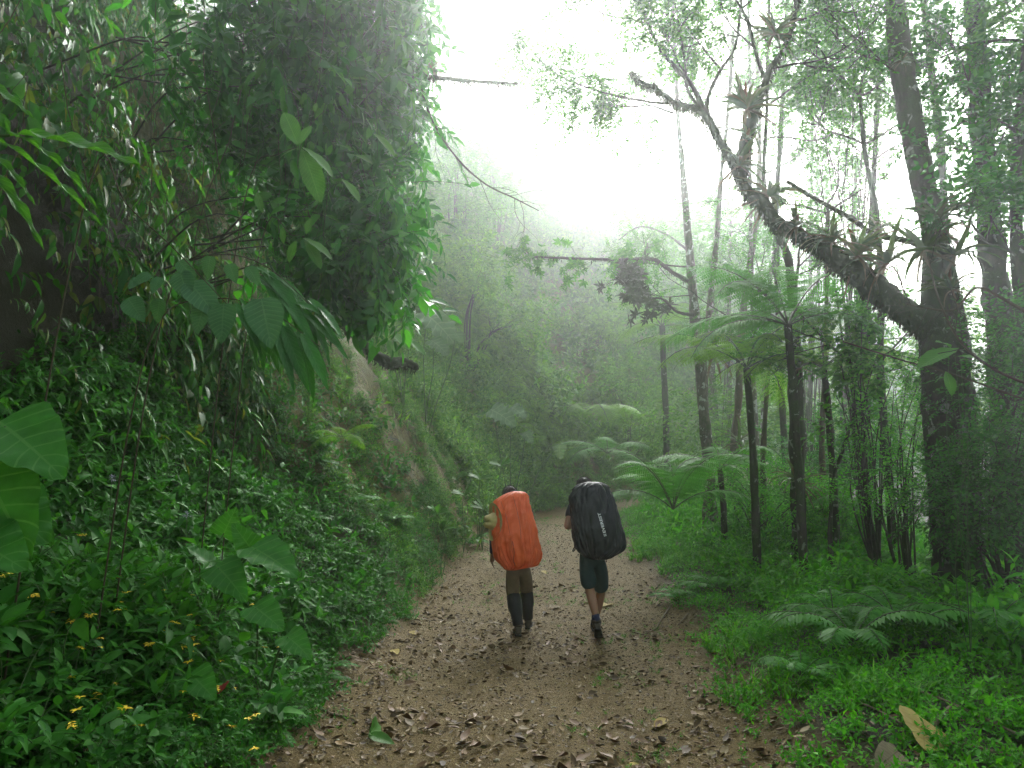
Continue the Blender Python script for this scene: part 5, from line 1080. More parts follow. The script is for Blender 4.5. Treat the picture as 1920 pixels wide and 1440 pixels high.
    g = Geo(); g.add(*tube(spline([on(961, 1015), on(964, 1035), on(963, 1050), on(966, 1060)], 5), .0045, 5)); g.obj('drawcord', MA['orange_seam'], b)
    # straw hat hanging at the left side of the pack
    hc = PW(927, 978, d0 - .22); h = empty('straw_hat', hc, 'pale straw hat with a creased crown hanging at the side of the orange pack', 'hat')
    ax = nrm(np.array([-1, -.42, .02])); fr = frames(np.array([[0, 0, 1.0]]), ax[None])[0]; fr = np.stack([np.cross([0, 0, 1.0], ax), [0, 0, 1.0], ax], -1); fr[:, 1] = np.cross(ax, fr[:, 0])
    n = 48; th = np.linspace(0, 2 * PI, n, endpoint=False); pr = [(.205, .012), (.19, 0), (.16, -.006), (.12, 0), (.098, .008), (.094, .03), (.09, .07), (.078, .105), (.055, .125), (.02, .118), (.001, .112)]
    rows3 = []
    for r, z in pr:
        dz = -.02 * np.cos(2 * th) * (r / .2) ** 2 if r > .1 else -.035 * np.exp(-(np.sin(th) / .35) ** 2) * (z > .1) * (np.abs(np.cos(th)) > .2); rr = r * (1 - .18 * (z > .06) * np.sin(th) ** 2)
        rows3.append(np.stack([np.cos(th) * rr, np.sin(th) * rr * 1.05, z + dz], -1))
    V = np.array(rows3).reshape(-1, 3); V2 = V * [.985, .985, 1] - [0, 0, .004]
    def shell(r0, r1, nm):
        g = Geo(); m = r1 - r0
        for W, flip in ((V, 0), (V2, 1)):
            T = []
            for i in range(m):
                for j in range(n): k = (j + 1) % n; q = [[i * n + j, i * n + k, (i + 1) * n + k], [i * n + j, (i + 1) * n + k, (i + 1) * n + j]]; T += [a[::-1] for a in q] if flip else q
            g.add(W[r0 * n:(r1 + 1) * n] @ fr.T, T)
        return g.obj(nm, MA['straw'], h)
    shell(0, 4, 'brim'); shell(4, 10, 'crown')
walker_left()

def walker_right():
    d0 = 8.5; c = PW(1113, 1195, d0); base = np.array([c[0], c[1], float(H(c[0], c[1]))])
    t = empty('person', base, 'person in teal shorts with bare calves walking away under a black pack', 'person')
    Q = lambda px, py, dy=0: PW(px, py, d0 + dy) - base
    J = {}; E = []
    J.update(pelvis=(Q(1110, 1042, .02), (.125, .10)), waist=(Q(1107, 1012, .06), (.12, .09)), chest=(Q(1101, 966, .18), (.14, .11)), upch=(Q(1097, 942, .26), (.115, .09)))
    E += [('pelvis', 'waist'), ('waist', 'chest'), ('chest', 'upch'), ('upch', 'neck')]
    P, x, f, up = head_joints(J, E, Q(1096, 932, .33), Q(1095, 900, .44), (0, 1, -.2), 1.0)
    J.update(LS=(Q(1075, 948, .22), .06), LE=(Q(1063, 990, .10), .046), Lm=(Q(1072, 984, .24), .038), Lwr=(Q(1082, 972, .36), .027), RS=(Q(1124, 950, .22), .06), RE=(Q(1134, 990, .15), .046), Rwr=(Q(1122, 970, .38), .027))
    E += [('upch', 'LS'), ('LS', 'LE'), ('LE', 'Lm'), ('Lm', 'Lwr'), ('upch', 'RS'), ('RS', 'RE'), ('RE', 'Rwr')]
    add_hand(J, E, 'L', J['Lwr'][0], (.3, .3, .8), (.8, 0, -.2), .8); add_hand(J, E, 'R', J['Rwr'][0], (-.3, .3, .8), (-.8, 0, -.2), .8)
    kL, kR = Q(1106, 1108, .05), Q(1127, 1108, .34); gz = lambda px, d_: np.array([*(PW(px, 1190, d_)[:2]), float(H(PW(px, 1190, d_)[0], d_))]) - base
    aL = Q(1119, 1163, -.06); aR = gz(1116, 9.02) + [0, 0, .12]
    J.update(LH=(Q(1099, 1056, .02), .088), LK=(kL, .056), LC=(lerp(kL, aL, .38) + [0, -.02, 0], .056), LA=(aL, .034), RH=(Q(1122, 1056, .04), .088), RK=(kR, .056), RC=(lerp(kR, aR, .38) + [0, -.02, 0], .056), RA=(aR, .034))
    E += [('pelvis', 'LH'), ('LH', 'LK'), ('LK', 'LC'), ('LC', 'LA'), ('pelvis', 'RH'), ('RH', 'RK'), ('RK', 'RC'), ('RC', 'RA')]
    J['Lft'] = (aL + [0, .09, -.10], .028); J['Rft'] = (aR + [0, .12, -.075], .03); E += [('LA', 'Lft'), ('RA', 'Rft')]
    skin_mesh('body', J, E, 'pelvis', MA['skin'], t)
    S = {n: (J[n][0], tuple(np.array(J[n][1]) * 1.16 + .006) if not np.isscalar(J[n][1]) else J[n][1] * 1.2 + .006) for n in ('waist', 'chest', 'upch', 'LS', 'RS')}
    S['LC'] = (lerp(J['LS'][0], J['LE'][0], .62), .066); S['RC'] = (lerp(J['RS'][0], J['RE'][0], .62), .066); S['nk'] = (lerp(J['upch'][0], J['neck'][0], .55), .07)
    skin_mesh('shirt', S, [('waist', 'chest'), ('chest', 'upch'), ('upch', 'nk'), ('upch', 'LS'), ('LS', 'LC'), ('upch', 'RS'), ('RS', 'RC')], 'chest', MA['greyshirt'], t)
    S = dict(pelvis=(J['pelvis'][0], (.15, .125)), wt=(J['waist'][0], (.14, .11)), LH=(J['LH'][0], .108), RH=(J['RH'][0], .108), LM=(lerp(J['LH'][0], kL, .5), .104), RM=(lerp(J['RH'][0], kR, .5), .104), LK=(lerp(J['LH'][0], kL, .98), .092), RK=(lerp(J['RH'][0], kR, .98), .092))
    skin_mesh('shorts', S, [('pelvis', 'wt'), ('pelvis', 'LH'), ('LH', 'LM'), ('LM', 'LK'), ('pelvis', 'RH'), ('RH', 'RM'), ('RM', 'RK')], 'pelvis', MA['teal'], t)
    for a, k, lab in ((aL, kL, 0), (aR, kR, 1)):
        g = Geo(); g.add(*tube([lerp(a, k, -.12), lerp(a, k, .05), lerp(a, k, .17)], [.042, .042, .047], 16)); g.obj('sock', MA['sock'], t)
    gzL = gz(1122, 8.62); toe = np.array([gzL[0], 8.62 - base[1], gzL[2] + .03]); heel = aL + np.array([0.0, -.075, -.075]); boot(t, heel, heel + nrm(toe - heel) * .29, aL + [0, -.01, .0])
    boot(t, aR + [0, -.055, -.10], aR + [.01, .23, -.10], aR + [0, 0, .0])
    face_and_hair(t, P, x, f, up, 1.0, 6)
    rows = [(903, 1104, 1124), (905, 1096, 1130), (909, 1086, 1137), (914, 1080, 1142), (922, 1076, 1147), (932, 1070, 1151), (945, 1071, 1156), (960, 1072, 1159), (980, 1074, 1163), (1000, 1076, 1168), (1015, 1079, 1170), (1026, 1082, 1169), (1034, 1087, 1163), (1041, 1096, 1150), (1046, 1106, 1142), (1049, 1114, 1134)]
    b, on = pack('black', rows, d0 - .19, base, .185, .16, 'backpack', 'full rucksack under a black rain cover with white lettering on the right walker', 8, pinch=((4.3, .3, -.012, .2, .12),))
    # the white lettering, reading upwards, and its mark of three bars
    A, B = np.array([1133.5, 999.0]), np.array([1123.0, 961.5])
    cu = bpy.data.curves.new('lettering', 'FONT'); cu.body = 'EVEREST'; cu.size = 1; cu.offset = .035; cu.space_character = 1.02; to = bpy.data.objects.new('lettering', cu); COL.objects.link(to)
    dg = bpy.context.evaluated_depsgraph_get(); dg.update(); me = bpy.data.meshes.new_from_object(to.evaluated_get(dg)); bpy.data.objects.remove(to)
    V = np.array([v.co[:] for v in me.vertices]); x0, x1 = V[:, 0].min(), V[:, 0].max(); hgt = V[:, 1].max()
    ln = np.linalg.norm(B - A); e1 = (B - A) / ln; e2 = np.array([e1[1], -e1[0]]); e2 = -e2 if e2[0] > 0 else e2        # letter tops point left
    cells = Geo()
    b2 = bmesh.new(); b2.from_mesh(me); bmesh.ops.triangulate(b2, faces=b2.faces); bmesh.ops.subdivide_edges(b2, edges=[q for q in b2.edges if q.calc_length() > .25], cuts=1, use_grid_fill=True); bmesh.ops.triangulate(b2, faces=b2.faces)
    def lay(V, T, nm):
        W = np.array([on(*(A + e1 * ((v[0] - x0) / (x1 - x0)) * ln + e2 * (v[1] / hgt) * 5.0 - e2 * 2.2), .004) for v in V]); g = Geo(); g.add(W, T); return g.obj(nm, MA['white'], b)
    lay([v.co[:] for v in b2.verts], [[q.index for q in f_.verts] for f_ in b2.faces], 'lettering'); b2.free()
    w_ = (x1 - x0); V = []; T = []
    for k in range(3):
        y0 = hgt * (.02 + k * .36); s_ = .22 * hgt; i = len(V); xa, xb = x0 - w_ * .17, x0 - w_ * .05; V += [[xa, y0, 0], [xb, y0, 0], [xb, y0 + s_, 0], [xa, y0 + s_, 0]]; T += [[i, i + 1, i + 2], [i, i + 2, i + 3]]
    lay(V, T, 'emblem')
    g = Geo(); g.add(*tube(spline([on(1080, 1015), PW(1079, 1022, d0 - .2) - base, PW(1074, 1032, d0 - .2) - base, PW(1076, 1033, d0 - .2) - base, PW(1081, 1026, d0 - .2) - base, on(1084, 1022)], 5), .006, 6)); g.obj('strap', MA['strap'], b)
    g = Geo(); g.add(*tube(spline([on(1128, 1045), PW(1132, 1052, d0 - .18) - base, PW(1137, 1053, d0 - .18) - base, PW(1138, 1045, d0 - .18) - base], 5), .004, 6)); g.obj('buckle_strap', MA['strap'], b)
walker_right()
# ------------------------------------------------------------------ big leaves near the camera
MA['big'] = veined_mat('broad_leaf', (.045, .20, .025), (.10, .28, .06), .38, .35, 7)
MA['ginger'] = veined_mat('lance_leaf', (.06, .21, .025), (.12, .30, .06), .34, .42, 16, vs=.05)
MA['cane'] = veined_mat('cane_leaf', (.03, .15, .022), (.06, .2, .05), .3, .3, 12)
MA['velvet'] = veined_mat('rounded_leaf', (.05, .15, .06), (.09, .2, .09), .5, .22, 11, vs=.1)
MA['gunnera'] = veined_mat('pale_broad_leaf', (.10, .19, .08), (.2, .29, .16), .65, .3, 6)
MA['yellowleaf'] = veined_mat('fallen_yellow_leaf', (.42, .32, .09), (.30, .21, .06), .55, .25, 12, tint=(1, 1, .8), vs=.05)
MA['paleleaf'] = veined_mat('fallen_pale_leaf', (.30, .24, .16), (.18, .14, .09), .65, .2, 12, tint=(1, 1, 1), vs=.05)
MA['redleaf'] = veined_mat('red_leaf', (.30, .02, .02), (.2, .02, .02), .5, .2, 8, tint=(1, 1, 1))
def blade(outline, n=26, m=7, fold=.25, droop=.2, wave=.02, curl=0, seed=0):
    """a leaf mesh from a half-width outline function w(t); carries the vein coordinates"""
    rg = np.random.default_rng(seed); t = np.linspace(0, 1, n); u = np.linspace(-1, 1, m); T_, U = np.meshgrid(t, u, indexing='ij'); Wd = np.array([outline(q) for q in t])[:, None]
    X = U * Wd; Z = fold * np.abs(X) - droop * T_ ** 2 + wave * np.sin(T_ * 24 + U * 2) * np.abs(U) ** 2 + curl * X * X; Y = T_ - .10 * 0
    V = np.stack([X, Y, Z], -1).reshape(-1, 3); i, j = np.meshgrid(np.arange(n - 1), np.arange(m - 1), indexing='ij'); a = (i * m + j).ravel()
    T = np.concatenate([np.stack([a, a + 1, a + m + 1], -1), np.stack([a, a + m + 1, a + m], -1)]); return V, T, np.stack([U, T_, T_ * 0], -1).reshape(-1, 3)
def blade_mesh(name, mat, **k):
    V, T, A = blade(**k); g = Geo(); g.add(V, T); me = g.mesh(name, [mat]); at = me.attributes.new('leafco', 'FLOAT_VECTOR', 'POINT'); at.data.foreach_set('vector', A.astype(np.float32).ravel()); return me
lance = lambda w_: (lambda t: w_ * max(0, math.sin(PI * t ** .8)) ** .9)
ovate = lambda w_: (lambda t: w_ * max(0, math.sin(PI * min(1, t * .97 + .03) ** .62)) ** .8)
heartf = lambda w_: (lambda t: w_ * (max(0, math.sin(PI * min(1, t * .93 + .07) ** .5)) ** .75))
BL = dict(ginger=[blade_mesh('leaf', MA['ginger'], outline=lance(.105), fold=.35, droop=d, seed=i) for i, d in enumerate((.12, .25, .4))],
          cane=[blade_mesh('leaf', MA['cane'], outline=lance(.085), fold=.3, droop=d, seed=i, m=5, n=14, wave=.008) for i, d in enumerate((.15, .3, .45))],
          big=[blade_mesh('leaf', MA['big'], outline=heartf(.40), fold=.22, droop=d, seed=i, wave=.03) for i, d in enumerate((.15, .3))],
          velvet=[blade_mesh('leaf', MA['velvet'], outline=ovate(.33), fold=.15, droop=d, seed=i, n=16, wave=.012) for i, d in enumerate((.12, .25))],
          gunnera=[blade_mesh('leaf', MA['gunnera'], outline=(lambda t: .5 * math.sin(PI * min(1, t * .9 + .1) ** .6) ** .5 * (1 + .12 * math.sin(t * 34))), fold=.15, droop=.25, wave=.05, n=40)],
          gloss=[blade_mesh('leaf', MA['ginger'], outline=(lambda t: .2 * math.sin(PI * t ** 1.1) ** .8), fold=.25, droop=.2, n=12, m=5, wave=.01)])
def put_leaf(parent, kind, b, e, face, base, k=0, name='leaf', roll=0, wsc=1.0):
    """a leaf from point b to point e (world), its upper side towards `face`"""
    b = np.array(b); e = np.array(e); L = np.linalg.norm(e - b); me = BL[kind][k % len(BL[kind])]; F = frames(nrm(e - b)[None], np.array(face, float)[None])[0]
    o = bpy.data.objects.new(name, me); COL.objects.link(o); o.parent = parent; M = Matrix([list(F[0]), list(F[1]), list(F[2])]).to_4x4() @ Matrix.Diagonal((L * wsc, L, L, 1)); M.translation = Vector(b - base); o.matrix_local = M; return o
def stalk(parent, pts, r0, r1, base, mat='stem', name='stem'):
    g = Geo(); p = spline(np.array(pts) - base, 5); g.add(*tube(p, np.linspace(r0, r1, len(p)), 7)); return g.obj(name, MA[mat], parent)
# ginger-like plant reaching in from the left edge
def ginger():
    base = PW(-150, 330, 1.9); base = np.array([base[0], base[1], float(H(base[0], base[1]))]); t = empty('ginger_plant', base, 'long lance shaped bright green leaves reaching in at the upper left edge', 'plant')
    d = 1.9; A = PW(18, 254, d); stalk(t, [base, PW(-160, 330, d), PW(-60, 262, d), A], .012, .004, base)
    for k, (b, e, f, kk, w_) in enumerate([((18, 250, d), (258, 272, d - .1), (0, -.55, 1), 0, 1.0), ((30, 252, d), (200, 345, d), (.3, -.35, 1), 1, .55), ((0, 262, d), (204, 402, d + .1), (.4, -.3, 1), 0, .45), ((-40, 270, d), (80, 352, d), (.3, -.4, 1), 1, .6), ((-60, 285, d), (102, 422, d), (.35, -.5, 1), 1, .6),
                                           ((20, 250, d), (-30, 185, d), (0, -1, .4), 0, .8), ((-60, 135, d), (66, 204, d), (0, -.5, 1), 0, .9), ((0, 210, d), (22, 248, d), (.5, -.6, 1), 1, 1.6), ((-70, 240, d), (12, 254, d), (.2, -.6, 1), 1, 1.3)]):
        put_leaf(t, 'ginger', PW(*b), PW(*e), f, base, kk, wsc=w_)
ginger()
def cane(label, stem, leaves, kind, name='cane_plant', r=.006):
    p = [PW(*q) for q in stem]; b = np.array(p[0]); base = np.array([b[0] - .25, b[1], float(H(b[0] - .25, b[1]))]); t = empty(name, base, label, 'plant'); stalk(t, [base, lerp(base, b, .6) + [-.05, 0, .1]] + p, r, r * .4, base, 'vine')
    for i, l in enumerate(leaves): put_leaf(t, l[7] if len(l) > 7 else kind, PW(*l[0:3]), PW(*l[3:6]), l[6], base, i)
    return t
rg = np.random.default_rng(77)
lv = []
for i in range(26):
    u = i / 25; a = (470 + 130 * u, 500 + 90 * u + rg.uniform(-20, 20)); lv.append((a[0], a[1], 4.6, a[0] + rg.uniform(45, 95), a[1] + rg.uniform(25, 95), 4.6 + rg.uniform(-.2, .2), (rg.uniform(-.3, .5), -.7, 1)))
cane('arching cane plant with many narrow drooping leaves over the shaded bank', [(330, 520, 4.8), (400, 478, 4.7), (500, 500, 4.6), (620, 610, 4.6)], lv, 'cane')
lv = []
for i in range(20):
    u = i / 19; a = (440 + 130 * u, 560 + 70 * u + rg.uniform(-10, 10)); lv.append((a[0], a[1], 4.4, a[0] + rg.uniform(20, 60), a[1] + rg.uniform(50, 120), 4.4 + rg.uniform(-.2, .2), (rg.uniform(-.3, .5), -.8, .8)))
cane('lower cane plant with hanging dark leaves below the first', [(300, 600, 4.6), (400, 560, 4.5), (500, 580, 4.4), (600, 650, 4.4)], lv, 'cane')
cane('dusky plant with rounded ribbed leaves along a thin diagonal stem', [(185, 300, 4.0), (235, 380, 4.0), (330, 470, 4.0), (430, 575, 4.0)],
     [(262, 522, 4, 240, 540, 3.95, (.2, -1, .4)), (282, 515, 4, 244, 530, 3.95, (0, -1, .4)), (300, 520, 4, 284, 548, 3.95, (0, -1, .5)), (335, 490, 4, 366, 520, 4, (0, -1, .4)), (338, 510, 4, 352, 562, 3.95, (0, -1, .3)), (395, 480, 4, 384, 522, 4, (0, -1, .4)), (430, 495, 4, 442, 530, 4, (0, -1, .4)),
      (355, 530, 4, 408, 585, 3.95, (.3, -1, .6)), (420, 570, 3.95, 412, 642, 3.9, (0, -1, .25)), (385, 570, 4, 362, 622, 3.95, (0, -1, .3)), (240, 560, 4.1, 268, 600, 4.05, (0, -1, .4)), (300, 560, 4.1, 290, 605, 4.1, (0, -1, .4)), (490, 560, 4.2, 508, 648, 4.1, (.2, -1, .3)), (465, 500, 4.2, 486, 532, 4.2, (.2, -1, .4))], 'velvet', 'shrub')
cane('bright broad leaved sapling in the middle of the dark foliage', [(470, 330, 6.2), (520, 290, 6), (560, 275, 6)], [(560, 275, 6, 530, 200, 6, (0, -1, .5)), (562, 272, 6, 580, 230, 6, (0, -1, .6)), (565, 275, 6, 632, 320, 6, (.3, -.6, 1)), (565, 278, 6, 605, 372, 6, (.3, -1, .5)), (558, 278, 6, 520, 290, 6, (0, -.6, 1)),
     (590, 212, 6, 592, 190, 6, (0, -1, .5)), (640, 335, 6, 680, 372, 6, (.3, -.8, 1)), (700, 250, 6.4, 745, 285, 6.4, (.2, -.8, 1)), (660, 290, 6.4, 700, 300, 6.4, (.2, -.8, 1))], 'gloss', 'sapling')
cane('sapling with round translucent leaves above the mossy roots', [(500, 420, 6.4), (545, 440, 6.2), (562, 440, 6.2)], [(566, 445, 6.2, 628, 476, 6.2, (.2, -.6, 1)), (570, 450, 6.2, 606, 498, 6.2, (.2, -.8, .8)), (556, 450, 6.2, 538, 490, 6.2, (0, -1, .3)), (574, 440, 6.2, 582, 405, 6.2, (0, -1, .5)), (530, 425, 6.2, 530, 455, 6.2, (0, -1, .3)),
     (690, 545, 6.6, 706, 560, 6.6, (0, -1, .5)), (480, 360, 6.3, 490, 395, 6.3, (0, -1, .5))], 'gloss', 'sapling')
def big_leaved(label, foot, leaves, kind='big', name='elephant_ear', r=.013):
    f = PW(*foot); base = np.array([f[0], f[1], float(H(f[0], f[1]))]); t = empty(name, base, label, 'plant')
    for i, (bx, by, ex, ey, d, face) in enumerate(leaves):
        b = PW(bx, by, d); e = PW(ex, ey, d - .12); stalk(t, [base, lerp(base, b, .3) + [rg.uniform(-.06, .06), 0, .03], lerp(base, b, .65) + [rg.uniform(-.08, .08), 0, .08], b], r * .8, r * .4, base, name='petiole'); put_leaf(t, kind, b + (b - e) * .12, e, face, base, i)
    return t
big_leaved('huge heart shaped leaves at the left edge halfway up', (-120, 1050, 3.4), [(10, 800, 118, 878, 3.2, (0, -.75, 1)), (-30, 880, 40, 1020, 3.2, (.2, -1, .7)), (-20, 930, 90, 1000, 3.4, (0, -.6, 1)), (-10, 905, 75, 925, 3.5, (0, -.4, 1)), (-60, 1010, 45, 1050, 3.1, (.2, -.8, 1))])
big_leaved('elephant ear plant with four big leaves above the flowers', (385, 1120, 5.6), [(480, 1030, 562, 1070, 5.5, (.1, -.5, 1)), (470, 1028, 440, 985, 5.6, (0, -1, .6)), (395, 1060, 355, 1020, 5.5, (0, -.6, 1)), (410, 1065, 462, 1112, 5.4, (.1, -.8, 1)), (420, 1000, 440, 955, 6.0, (.4, -1, .3))])
big_leaved('arrow leaved plant low among the herbs on the left', (500, 1200, 5.3), [(480, 1140, 532, 1175, 5.2, (.1, -.8, 1)), (540, 1195, 582, 1222, 5.2, (.1, -.8, 1))])
big_leaved('small arrow leaved plant near the bottom of the left bank', (370, 1330, 4.6), [(362, 1268, 402, 1305, 4.5, (.2, -.9, .8))])
big_leaved('broad leaf shrub at the right edge beside the bare twigs', (1780, 800, 5.6), [(1790, 655, 1722, 672, 5.5, (0, -.5, 1)), (1800, 668, 1855, 668, 5.5, (0, -.5, 1)), (1780, 650, 1760, 632, 5.6, (0, -.6, 1)), (1775, 700, 1790, 735, 5.6, (0, -1, .4))], 'gloss', 'shrub', .004)
0 and big_leaved('single grey green heart leaf hanging at the right', (1870, 1080, 6.2), [(1858, 994, 1828, 1014, 6.1, (0, -.8, .8)), (1772, 850, 1775, 875, 6.3, (0, -1, .3))], 'velvet', 'climber', .005)
big_leaved('pale lobed broad leaves in mist above the clay bank', (800, 800, 17), [(800, 590, 860, 630, 17, (.2, -.8, 1)), (855, 625, 868, 640, 17, (.2, -.8, 1)), (812, 640, 842, 658, 16.5, (.2, -.9, 1))], 'gunnera', 'broad_leaf_plant', .02)
big_leaved('pale broad leaves lower on the misty slope', (960, 860, 21), [(962, 765, 988, 778, 21, (.2, -.9, 1)), (985, 812, 1000, 828, 21, (.2, -.9, 1)), (1048, 835, 1052, 858, 22, (.2, -.9, .5)), (925, 770, 970, 790, 20, (.2, -.9, 1))], 'gunnera', 'broad_leaf_plant', .02)
big_leaved('broad light leaves just above the clay face', (760, 720, 15.5), [(735, 625, 770, 648, 15.5, (.2, -.8, 1)), (728, 640, 745, 672, 15.5, (0, -.8, 1)), (770, 640, 800, 660, 15.5, (.3, -.8, 1))], 'gloss', 'broad_leaf_plant', .02)
for i, (px, py, s) in enumerate(((900, 905, 16), (870, 935, 15), (820, 970, 13), (905, 960, 15.5), (830, 1000, 12.5), (855, 905, 16.5), (940, 880, 19))):
    q = rg; L = []
    for k in range(7): a = rg.uniform(0, 2 * PI); L.append((px, py - 6, px + 22 * math.cos(a), py - 14 - 14 * abs(math.sin(a)), s, (0, -.5, 1)))
    big_leaved(['broad leaved plant on the bank above the orange pack', 'broad leaved plant by the eroded brown bank', 'leafy plant on the slope left of the straw hat', 'small plant under the eroded bank', 'low plant at the track edge left of the walkers', 'plant on the upper lip of the eroded bank', 'misty broad leaved plant behind the walkers'][i], (px, py, s), L, 'gloss', 'broad_leaf_plant', .006)

# ------------------------------------------------------------------ yellow flowers
def flowers():
    rg = np.random.default_rng(51); ms = []
    for i in range(5):
        st = Geo(); pe = Geo(); h = rg.uniform(.16, .3); p = spline([[0, 0, 0], [.01, .02, h * .5], [rg.normal(0, .03), -.02, h]], 4); st.add(*tube(p, np.linspace(.002, .0012, len(p)), 4)); st.add(*place(LF_ov, p[2:7], frames(nrm(rg.normal(size=(5, 3)) * [1, 1, .3]), [0, 0, 1.0]), .05))
        for c in range(rg.integers(1, 4)):
            top = p[-1] + rg.normal(0, .016, 3) * [1, 1, .8] * (c > 0); n = rg.integers(5, 7); a = np.arange(n) * 2 * PI / n; D = nrm(np.stack([np.cos(a), np.sin(a) - .5, rg.uniform(-.2, .5, n)], -1)); pe.add(*place(leafT(.19, 2, .1, .2), np.tile(top, (n, 1)), frames(D, [0, -.6, 1.0]), rg.uniform(.022, .032)))
            st.add(*tube([p[-2], top], .001, 3))
        ms.append((st.mesh('stem', [MA['herb']]), pe.mesh('petals', [MA['yellow']])))
    spots = [(410, 870), (150, 990), (190, 1000), (46, 990), (45, 960), (75, 980), (180, 1060), (205, 1065), (170, 1075), (375, 1120), (300, 1110), (305, 1120), (330, 1165), (275, 1130), (295, 1165), (362, 1155), (365, 1175), (340, 1150), (380, 1148), (460, 1138), (455, 1150), (138, 1247), (160, 1285), (145, 1300), (152, 1308), (202, 1295), (128, 1325), (255, 1300), (273, 1325), (228, 1325), (80, 1120), (125, 1135), (185, 1135),
             (100, 1130), (200, 1155), (190, 1225), (345, 1190), (295, 1190), (350, 1215), (368, 1225), (410, 1248), (400, 1265), (468, 1318), (440, 1330), (453, 1410), (340, 1308), (365, 1310), (235, 1100), (220, 1105), (260, 1095), (196, 1205), (165, 1180), (370, 1195), (500, 1190), (510, 1215), (430, 1300), (60, 1095), (20, 1060), (110, 1060), (250, 1145), (275, 1220)]
    kinds = ('yellow flower in the green herbs of the left bank', 'yellow flowers among herbs on the left bank')
    for i, (px, py) in enumerate(spots):
        # the flower head is at this pixel; its root is on the slope below it
        best = None
        for d in np.arange(3.2, 9, .05):
            p = PW(px, py, d); g_ = p[2] - float(H(p[0], p[1]))
            if g_ < .42: best = p; break
        if best is None: continue
        t = empty('flowering_herb', [best[0], best[1], float(H(best[0], best[1])) + .14], kinds[0] + (', near the left edge' if px < 130 else ', by the arrow leaves' if py > 1180 else ', below the elephant ear' if px > 290 else ', left of the elephant ear') , 'flower', kinds[1]); t.rotation_euler = (0, 0, rg.uniform(0, 6.28)); t.scale = (1.0,) * 3
        a, b = ms[i % 5]; inst(a, 'stem', t); inst(b, 'flower', t)
flowers()
for i, (px, py, d, lab) in enumerate([(210, 897, 6.2, 'lilac flower head in the shaded left undergrowth'), (505, 1105, 6.2, 'pale lilac flower cluster beside the big leaved plant'), (350, 965, 7, 'small lilac flower cluster above the big leaved plant')]):
    c = PW(px, py, d); z = float(H(c[0], c[1])); t = empty('lilac_flower', [c[0], c[1], z], lab, 'flower'); g = Geo(); hh = max(.15, c[2] - z); g.add(*tube([[0, 0, 0], [.01, 0, hh * .5], [0, 0, hh]], .003, 4)); g.obj('stem', MA['stem'], t)
    g = Geo(); q = rg.normal(size=(90, 3)); P = nrm(q) * rg.uniform(.2, 1, (90, 1)) * [.045, .045, .03] + [0, 0, hh]; g.add(*place(leafT(.3, 1, .1, .1), P, frames(nrm(q), [0, 0, 1.0]), .012)); g.obj('petals', MA['lilac'], t)

# ------------------------------------------------------------------ logs, sticks and fallen leaves
def on_ground(px, py, d0=3.6, d1=40, lift=0):
    for d in np.arange(d0, d1, .03):
        p = PW(px, py, d)
        if p[2] <= float(H(p[0], p[1])) + lift: return np.array([p[0], p[1], float(H(p[0], p[1])) + lift])
    return PW(px, py, d1)
def stick(label, pts, r0, r1, mat='dead', lift=.02, name='stick', cat='stick', seg=6, sub=None):
    P = np.array([on_ground(a, b, lift=lift) for a, b in pts]); base = P[0].copy(); t = empty(name, base, label, cat) if sub else None; g = Geo(); p = spline(P - base, 4) if len(P) > 2 else P - base
    g.add(*tube(p, np.linspace(r0, r1, len(p)), seg, wob=.1, rng=rg))
    if sub is None: o = g.obj(name, MA[mat]); o.location = base; return tagged(o, label, cat)
    g.obj('stem', MA[mat], t)
    for sb in sub: q = Geo(); S_ = np.array([on_ground(a, b, lift=lift + .01) for a, b in sb]); q.add(*tube(S_ - base, np.linspace(r0 * .6, r1 * .5, len(S_)), 5)); q.obj('twig', MA[mat], t)
    return t
stick('mossy fallen log lying across the left slope', [(438, 1010), (480, 1006), (540, 1005), (606, 1004)], .05, .045, 'bark_moss', .04, 'log', 'log', 9)
stick('half buried pale log beside the eroded bank', [(735, 1012), (780, 1012), (808, 1018)], .05, .04, 'bark', .04, 'log', 'log', 9)
stick('forked pale branch lying at the right side of the path', [(1255, 1140), (1238, 1165), (1228, 1180), (1206, 1186)], .012, .008, 'dead', .02, 'branch', 'branch', 6, [[(1228, 1180), (1205, 1190), (1175, 1183)]])
stick('short stick near the forked branch', [(1290, 1150), (1272, 1172)], .01, .007)
stick('long pale cane lying in the right foreground herbs', [(1695, 1287), (1770, 1315), (1850, 1352), (1905, 1378)], .010, .008, lift=.07)
stick('second long cane crossing the first near the bottom right', [(1745, 1392), (1820, 1402), (1905, 1425)], .011, .010, lift=.05)
stick('thin cane left of the yellow fallen leaf', [(1583, 1308), (1640, 1330), (1690, 1358)], .006, .005, lift=.06)
stick('stout pale stick behind the yellow fallen leaf', [(1748, 1362), (1772, 1338), (1785, 1325)], .018, .016, lift=.05)
stick('thin straight cane right of the long pale cane', [(1790, 1352), (1850, 1353), (1918, 1357)], .006, .005, lift=.06)
stick('leaning dead stem on the left bank under the ferns', [(450, 980), (470, 920), (500, 860)], .014, .012, 'dead', .12)
stick('pale root tip poking out at the bottom right verge', [(1522, 1400), (1526, 1425), (1532, 1438)], .008, .006, lift=.03)
stick('brown stick lying on the path at the lower left', [(600, 1278), (625, 1283), (660, 1276)], .012, .007, 'dead', .01)
stick('curved dark stick at the lower left path edge', [(598, 1328), (620, 1340), (650, 1345)], .012, .008, 'dead', .01)
